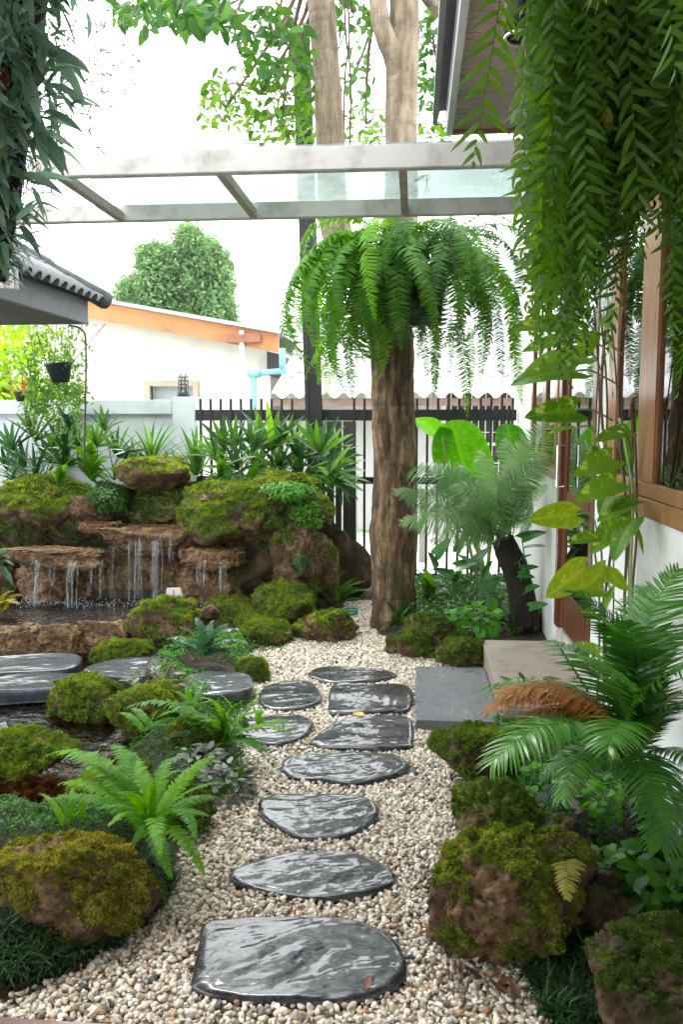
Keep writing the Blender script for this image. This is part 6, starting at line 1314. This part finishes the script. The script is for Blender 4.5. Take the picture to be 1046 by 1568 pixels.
bush('bronze green rosette plant between the bridge stones', W(238, 1046, 4.22), .13, 110, .075, 'purple', parts=[blade(.08, .03, p_lance, .3, .3, 6, 'purple', cols=2, name='leaf')], seedp=9, name='bronze_plant')
bush('feathery light green plant covering the right shoulder of the waterfall', W(440, 752, 6.4), .22, 2600, .035, 'cover', seedp=10, flat=.35, stems=False, name='moss_fern', tmpl=(LT, LF))
bush('fine feathery green tuft behind the perched boulder', W(350, 740, 6.7), .20, 1800, .035, 'cover_dark', seedp=11, flat=.4, stems=False, name='moss_fern', tmpl=(LT, LF))
bush('feathery greenery hanging on the outer right rock', W(470, 790, 6.35), .13, 1300, .03, 'cover', seedp=12, flat=1.0, stems=False, name='moss_fern', tmpl=(LT, LF))
bush('dark creeping leaves on the rock under the bright feathery fern', W(165, 765, 6.65), .20, 1500, .035, 'cover_dark', seedp=13, flat=.6, stems=False, name='creeper')
# rex begonia
bg_ = thing('begonia', 'rex begonia with two silvery round veined leaves among dark ones', 'plant', tuple(W(860, 1250, 3.0))); BL = [veined(.12, .12, p_round, 'begonia', 14, 12, .12, .2, .1, 8, .02)]
for bx, by, tx, ty, mt, u in [(855, 1235, 815, 1250, 'begonia', (0, -.8, .7)), (850, 1222, 860, 1200, 'begonia', (0, -.8, .6)), (865, 1245, 880, 1262, 'begonia', (.3, -.8, .6)), (875, 1235, 905, 1225, 'purple', (0, -.6, .8)), (840, 1262, 790, 1262, 'purple', (0, -.6, .8)), (880, 1250, 925, 1262, 'purple', (0, -.6, .8)), (800, 1240, 775, 1225, 'purple', (0, -.5, .8)), (860, 1270, 850, 1300, 'purple', (0, -.8, .6)), (885, 1220, 890, 1195, 'purple', (0, -.7, .7)), (820, 1275, 785, 1290, 'purple', (0, -.6, .8))]:
    put_frond(BL[0], W(bx, by, 2.95), W(tx, ty, 2.9), bg_, 0, 'leaf', mt, up=Vector(u))
# mondo grass
MG = [(-.09, 0, 0), (.09, 0, 0), (.06, .25, .62), (-.06, .25, .62), (0, .72, .78)]; MF = [(0, 1, 2), (0, 2, 3), (3, 2, 4)]
def mondo(label, poly, n, size, seedp=0):
    pl_ = plan(poly); r = np.random.default_rng(seedp); x0, y0 = pl_.min(0); x1, y1 = pl_.max(0); C0 = np.c_[r.uniform(x0, x1, n * 3), r.uniform(y0, y1, n * 3)]; C0 = C0[inside(C0, pl_)][:n]
    k = 15; Q = np.repeat(C0, k, 0) + r.normal(0, .008, (len(C0) * k, 2)); zz = np.maximum(height(Q), .005) + .0; a = r.uniform(0, 6.283, len(Q)); t = r.uniform(-.25, .5, len(Q))
    R3 = np.zeros((len(Q), 3, 3)); ca, sa = np.cos(a), np.sin(a); ct, st = np.cos(t), np.sin(t)
    R3[:, 0, 0] = ca; R3[:, 1, 0] = sa; R3[:, 0, 1] = -sa * ct; R3[:, 1, 1] = ca * ct; R3[:, 2, 1] = -st; R3[:, 0, 2] = -sa * st; R3[:, 1, 2] = ca * st; R3[:, 2, 2] = ct
    s = r.uniform(.7, 1.25, len(Q)) * size; sc_ = np.stack([s * .55, s, s], 1)
    return setp(cloud('mondo_grass', np.array(MG), MF, np.c_[Q, zz], R3, sc_, M['grass_dark'], None, None, 'stuff'), label, 'grass')
mondo('dark mondo grass strip in front of the golden mossed rock', [(-60, 1480), (60, 1430), (140, 1400), (200, 1370), (250, 1325), (262, 1370), (235, 1410), (190, 1450), (130, 1480), (60, 1515), (-60, 1540)], 360, .07)
mondo('dark mondo grass tuft between the two big right boulders', [(800, 1470), (815, 1440), (880, 1470), (910, 1520), (880, 1550), (820, 1520)], 70, .085, 1)
mondo('small dark grass tuft beside the bridge stone on the gravel', [(372, 1040), (400, 1030), (412, 1040), (398, 1052), (375, 1050)], 45, .05, 2)
mondo('dark grass tuft at the bottom right corner', [(820, 1530), (870, 1540), (930, 1560), (930, 1600), (840, 1570)], 36, .08, 3)

# ================================================================== UPPER LEFT: ORCHIDS ON A HANGING POLE
OD = 2.6; orc = thing('orchid_pole', 'leaning pole crowded with greyish green orchid leaves at upper left', 'plant', tuple(W(-10, 420, OD)))
limb('pole', [W(-6, 430, OD), W(5, 330, OD), W(18, 200, OD), W(30, 80, OD), W(40, -60, OD)], [.022, .035, .05, .055, .06], 'fibre', orc, 18, 8, 3, .3)
OR = [blade(.14, .036, p_lance, .25, c, 6, 'orchid', cols=2, name='leaf') for c in (.15, .35, .6)]
core = catmull([W(-4, 410, OD), W(5, 330, OD), W(18, 200, OD), W(38, 80, OD), W(50, -60, OD)], 20)
P = []; 
for k in range(290):
    i = random.randrange(len(core)); t = i / len(core); a = random.uniform(0, 6.283); r = .03 + .20 * min(1, t * 1.5); side = math.cos(a); p = core[i] + Vector((side * r * random.uniform(.2, 1), -abs(math.sin(a)) * r * .7, random.gauss(0, .02)))
    d = Vector((side * 1.0 + random.gauss(0, .4) + .25, -.5 + random.gauss(0, .4), -.75 + random.gauss(0, .55))).normalized(); put_frond(random.choice(OR), p, p + d * random.uniform(.08, .15), orc, random.uniform(-.6, .6), 'leaf', 'orchid' if random.random() < .85 else 'orchid_old')
for bx, by, tx, ty in [(45, 190, 105, 268), (50, 200, 118, 232), (60, 180, 122, 200), (55, 195, 98, 270), (35, 265, 98, 300), (70, 130, 135, 160), (75, 75, 140, 115), (40, 110, 62, 190), (70, 50, 62, 120), (60, 180, 72, 265), (30, 345, 62, 395), (25, 335, 60, 310), (20, 360, 65, 382), (5, 370, 12, 410), (35, 325, 58, 305), (30, 120, 10, 190), (85, 90, 130, 158), (70, 170, 128, 205), (2, 200, 8, 250), (45, 280, 90, 290)]:
    put_frond(random.choice(OR[:2]), W(bx, by, OD - .1), W(tx, ty, OD - .12), orc, random.uniform(-.4, .4), 'leaf', up=Vector((.3, -.8, .5)))
Q_ = []
for k in range(620):
    i = random.randrange(len(core) // 3, len(core)); t = i / len(core); a = random.uniform(0, 6.283); r = .04 + .15 * min(1, t * 1.6); Q_.append([core[i].x + math.cos(a) * r * random.random(), core[i].y - abs(math.sin(a)) * r * random.uniform(.3, 1), core[i].z + random.gauss(0, .03)])
Q_ = np.array(Q_); Z = rng.normal(size=Q_.shape) * .5 + np.array([.25, -.3, -.8]); Z /= np.linalg.norm(Z, axis=1)[:, None]; y_ = np.cross(rng.normal(size=Z.shape), Z); y_ /= np.linalg.norm(y_, axis=1)[:, None]
cloud('foliage', LT2, LF2, Q_, np.stack([Z, y_, np.cross(Z, y_)], 2), np.stack([(s_ := rng.uniform(.06, .11, len(Q_))), s_ * .5, s_], 1), M['orchid'], None, orc)
for k in range(5200): 
    i = random.randrange(len(core)); t = i / len(core); a = random.uniform(0, 6.283); r = (.03 + .10 * min(1, t * 1.6)) * min(1.5, abs(random.gauss(0, 1))); P.append([core[i].x + math.cos(a) * r, core[i].y + math.sin(a) * r, core[i].z + random.gauss(0, .02)])
P = np.array(P); cloud('roots', np.array([(-.06, 0, 0), (.06, 0, 0), (0, 0, 1)]), [(0, 1, 2)], P, basis(rng.normal(size=P.shape)), rng.uniform(.015, .045, len(P)), plain('orchid_roots', (.10, .095, .12), .9, .5, 30, 0), None, orc)
for tx, ty in [(8, 150), (14, 120), (2, 110)]: put_frond(OR[0], W(0, 95, OD - .15), W(tx, ty, OD - .16), orc, 0, 'leaf', 'bract', up=Vector((.3, -.8, .5)))
def airplant(px, py, d, label, n=5, s=.06):
    c = W(px, py, d); t = thing('airplant', label, 'air plant', tuple(c), 'air plants hanging against the sky'); P = []; m = MB(); p = c + Vector((0, 0, s * 2))
    for k in range(n):
        q = c + Vector((random.gauss(0, s * .5), random.gauss(0, s * .5), -s * k * .8 + s)); m.tube([p, q], .0012, 4); p = q
        for j in range(12): a = rdir(random.uniform(0, 6.283), random.uniform(-.6, 1.0)); P.append((q, a))
    Z = np.array([a[:] for _, a in P]); cloud('blades', np.array([(-.035, 0, 0), (.035, 0, 0), (0, .06, .6), (0, -.02, 1)]), [(0, 1, 2), (0, 2, 3)], np.array([q[:] for q, _ in P]), basis(Z), rng.uniform(.7, 1.2, len(P)) * s * .75, M['airplant'], None, t, 'stuff'); m.build('stem', M['airplant'], t)
airplant(208, 100, 2.6, 'small starry grey air plant hanging alone against the white sky', 4, .035)
airplant(138, 130, 2.6, 'starry air plant at the tip of the orchid leaves', 5, .04); airplant(140, 30, 2.7, 'airy grey green air plant tangle at the top left', 11, .055); airplant(200, 12, 2.8, 'wispy air plant against the canopy leaves at the top', 9, .05); airplant(165, 20, 2.7, 'fine air plant strands between the other two at the top', 9, .05)

# ================================================================== HANGING POT, VINES, BROMELIAD, BUSH AT LEFT
hpc = W(91, 572, 6.3); hp_ = thing('hanging_pot', 'tilted black hanging pot with small green seedlings before the white wall', 'pot', tuple(hpc)); r_ = PX(6.3)
V = []; F = []; nn_ = 20
for (rr, zz) in ((.6, -14), (.95, 13), (1.05, 13.5), (1.05, 16), (.93, 16), (.9, 10), (.0, 9)):
    for k in range(nn_): a = 2 * math.pi * k / nn_; V.append((hpc + Matrix.Rotation(-.10, 3, 'Y') @ Vector((math.cos(a) * rr * 22 * r_, math.sin(a) * rr * 15 * r_, zz * r_)))[:])
for i in range(6):
    for k in range(nn_): F.append((i * nn_ + k, i * nn_ + (k + 1) % nn_, (i + 1) * nn_ + (k + 1) % nn_, (i + 1) * nn_ + k))
F.append(tuple(range(nn_))[::-1]); obj('pot', mesh_np('pot', V, F, plain('green_black_pot', (.022, .035, .035), .35, .2, 6, .1), True), hp_)
m_ = MB(); hk = Vector((-2.39, 6.08, 2.2))
for s in (-1, -.4, .3, .9): m_.tube([hpc + Vector((s * 20 * r_, 0, 14 * r_)), hk + Vector((s * .28 - .1, 0, .0))], .0025, 4)
m_.build('wire', M['black'], hp_)
P = np.array(hpc[:]) + rng.normal(size=(160, 3)) * np.array([.07, .04, .02]) + np.array([0, 0, .09]); cloud('seedling', LT2, LF2, P, basis(rng.normal(size=P.shape) * .5 + np.array([0, 0, .8])), rng.uniform(.02, .04, len(P)), M['canopy_light'], None, hp_)
vt = thing('climbing_vine', 'fine light green creeper trailing on strings down to the garden wall', 'vine', tuple(W(110, 620, 6.4))); m_ = MB(); P = []
for k in range(38):
    x = random.uniform(45, 135); ytop = random.choice([500, 520, 540, 590, 600]); yb = random.uniform(590, 670) if k > 10 else random.uniform(540, 640); d = 6.6 + random.uniform(-.35, .7); pts = [W(x, ytop, d)]
    for j in range(6): x += random.gauss(0, 5); pts.append(W(x, ytop + (yb - ytop) * (j + 1) / 6, d + random.gauss(0, .03)))
    q = catmull(pts, 4); m_.tube(q, .002, 3)
    for p in q: 
        for _ in range(3 if ytop > 560 else 2): P.append((p + Vector((random.gauss(0, .025), random.gauss(0, .025), random.gauss(0, .025))))[:])
m_.build('strand', M['stem'], vt); P = np.array(P); cloud('foliage', LT2, LF2, P, basis(rng.normal(size=P.shape) * .7 + np.array([0, -.4, .4])), rng.uniform(.025, .055, len(P)), M['canopy_light'], None, vt)
cb_ = MB().tube(catmull([W(105, 498, 6.1), W(125, 505, 6.15), W(131, 530, 6.2), W(130, 640, 6.3), W(128, 720, 6.4)], 6), .007, 6); setp(cb_.build('cable', plain('dark_cable', (.09, .05, .04), .6, .3, 9, 0), None, True), 'dark cable looping from the pavilion corner down to the rocks', 'cable')
m_ = MB()
for i in range(9): m_.tube([W(20 + i * 12, 498, 6.12), W(40 + i * 10, 612, 6.9)], .0018, 3)
setp(m_.build('string_net', M['black'], None), 'thin strings stretched from the pavilion eave to the wall', 'strings')
br2 = thing('bromeliad', 'reddish brown bromeliad sitting on the garden wall', 'plant', tuple(W(36, 612, 7.35)))
for tx, ty in fan_tips(36, 608, 34, 14, 10, 170): put_frond(ST[0], W(36, 612, 7.3), W(tx, ty, 7.25 + random.uniform(-.1, .1)), br2, 0, 'leaf', 'bract')
MB().tube([W(36, 615, 7.35), W(36, 600, 7.35)], [.06, .09], 12).build('pot', M['fibre'], br2, True)
lb = thing('lime_bush', 'glowing yellow green bush beyond the garden wall at left', 'bush', tuple(W(10, 640, 9)))
P = []
for k in range(22):
    c = W(random.uniform(-90, 62), random.uniform(505, 640), 9 + random.uniform(-.5, .8)); P.append(np.array(c[:]) + rng.normal(size=(130, 3)) * np.array([.17, .2, .13]))
P = np.concatenate(P); cloud('foliage', LT2, LF2, P, basis(rng.normal(size=P.shape) + np.array([0, -.3, .6])), rng.uniform(.07, .15, len(P)), M['lime_bush'], None, lb); MB().tube([W(10, 700, 9), W(10, 560, 9)], .05, 8).build('trunk', M['stem_brown'], lb, True)

# ================================================================== TREE FAR BEHIND THE WHITE HOUSE
FD_ = 21.0; ft = thing('far_tree', 'rounded bright green tree rising behind the white house', 'tree', tuple(G(270, 745, 0)))
rt = PX(FD_); ft0 = W(275, 720, FD_); m_ = MB()
m_.tube(catmull([W(272, 760, FD_), W(272, 560, FD_), W(270, 490, FD_), W(270, 430, FD_), W(275, 380, FD_)], 5), [.3 - .011 * i for i in range(21)], 10)
blobs = [(235, 400, 32), (290, 370, 26), (320, 395, 30), (205, 450, 30), (245, 440, 40), (300, 430, 40), (335, 440, 26), (225, 480, 36), (275, 480, 40), (330, 480, 34), (190, 480, 22), (265, 400, 30), (340, 505, 26), (280, 520, 45), (350, 470, 14), (285, 352, 12), (345, 410, 16)]
P = []; NN = []; RD = []
for i, (x, y, r) in enumerate(blobs):
    for dz in ((-1.2, 0, 1.3) if r > 24 else (0,)):
        c = W(x, y, FD_ + dz + random.uniform(-.4, .4)); n = int(r * r * 1.1) ; d = rng.normal(size=(n, 3)); d /= np.linalg.norm(d, axis=1)[:, None]; k = rng.uniform(.6, 1.05, n)[:, None] * (1 + .3 * fbm(d * 2.5 + i, 2))[:, None]
        P.append(np.array(c[:]) + d * k * r * rt * .92); NN.append(d * .6 + rng.normal(size=d.shape) * .5 + np.array([0, 0, .35])); RD.append(np.clip(rng.normal(.45 + .25 * d[:, 2], .18), 0, .95))  # leaf tone lighter towards each blob's top: light from above painted in
    m_.tube(catmull([W(271, random.uniform(450, 540), FD_), W((271 + x) / 2, y + 25, FD_), W(x, y, FD_)], 4), [.09 - .006 * j for j in range(9)], 6)
P = np.concatenate(P); cloud('crown', LT2, LF2, P, basis(np.concatenate(NN)), rng.uniform(.08, .17, len(P)), M['far_leaf'], np.concatenate(RD), ft); m_.build('trunk', plain('far_bark', (.22, .14, .10), .8, .2, 3, 0), ft, True)

# ================================================================== SMALL THINGS ON THE GROUND
yf = thing('yellow_flower', 'small yellow fallen flower on the dark slate stone', 'flower', tuple(G(549, 1094, .055))); PT = blade(.035, .03, p_round, .3, -.4, 5, 'strap', cols=2, name='petal'); PT.me.materials[0] = plain('yellow_petal', (.78, .56, .10), .5, .2, 20, 0)
for k in range(7): c = G(549, 1096, .056); put_frond(PT, c, c + rdir(k * .9, .35) * .032, yf, 0, 'petal')
dl_ = blade(.06, .03, p_lance, .3, -.25, 6, 'fern_brown', cols=2, name='fallen_leaf', wave=.02); dl_.me.materials[0] = plain('dead_leaf_brown', (.17, .075, .04), .6, .4, 30, .1); GL = 'dead leaves on the gravel'
rnd_ = [(705, 1490), (740, 1498), (760, 1510), (690, 1450), (715, 1462), (735, 1475), (775, 1522), (668, 1440), (800, 1530), (655, 1425)]
for x, y in rnd_: fallen(G(x + random.uniform(-4, 4), y, .035), random.uniform(0, 6), random.uniform(.5, 1.1), 'brown dead leaf on the gravel under the biggest right boulder', dl_.me, GL)
for (x, y, lab) in ((300, 1395, 'lone brown leaf on the gravel left of the pointed slate'), (345, 1300, 'brown leaf on the gravel right of the bright fern'), (445, 1145, 'tan leaf on the gravel above the tapering slate'), (330, 1330, 'reddish leaf on the gravel below the long fern tip'), (560, 1515, 'brown leaf by the edge of the largest slate'), (700, 1180, 'brown leaf under the brown and green rock')): fallen(G(x, y, .035), random.uniform(0, 6), .7, lab, dl_.me)
yl3 = yl.me; fallen(G(878, 1556, .035), .5, .5, 'yellow leaf on the gravel at the bottom right', yl3)
hg = MB(); c = G(536, 938, .03); hg.tube([c + Vector((math.cos(a) * .06, math.sin(a) * .05, .0)) for a in np.linspace(0, 6.283, 25)], .009, 6, False).tube([c + Vector((math.cos(a) * .06, math.sin(a) * .05, .024)) for a in np.linspace(.3, 6.0, 25)], .009, 6)
setp(hg.build('garden_hose', plain('green_hose', (.05, .32, .20), .35, .1, 9, 0), None, True), 'coiled green garden hose on the gravel left of the trunk', 'hose')
tg = thing('plant_label', 'small white plant label stuck in the bed above the begonia', 'label', tuple(W(857, 1215, 2.9))); p0 = W(855, 1205, 2.95)
MB().box(p0.x - .02, p0.x + .02, p0.y, p0.y + .003, p0.z - .01, p0.z + .022).box(p0.x - .003, p0.x + .003, p0.y, p0.y + .002, .05, p0.z - .0101).build('plate', M['card'], tg)
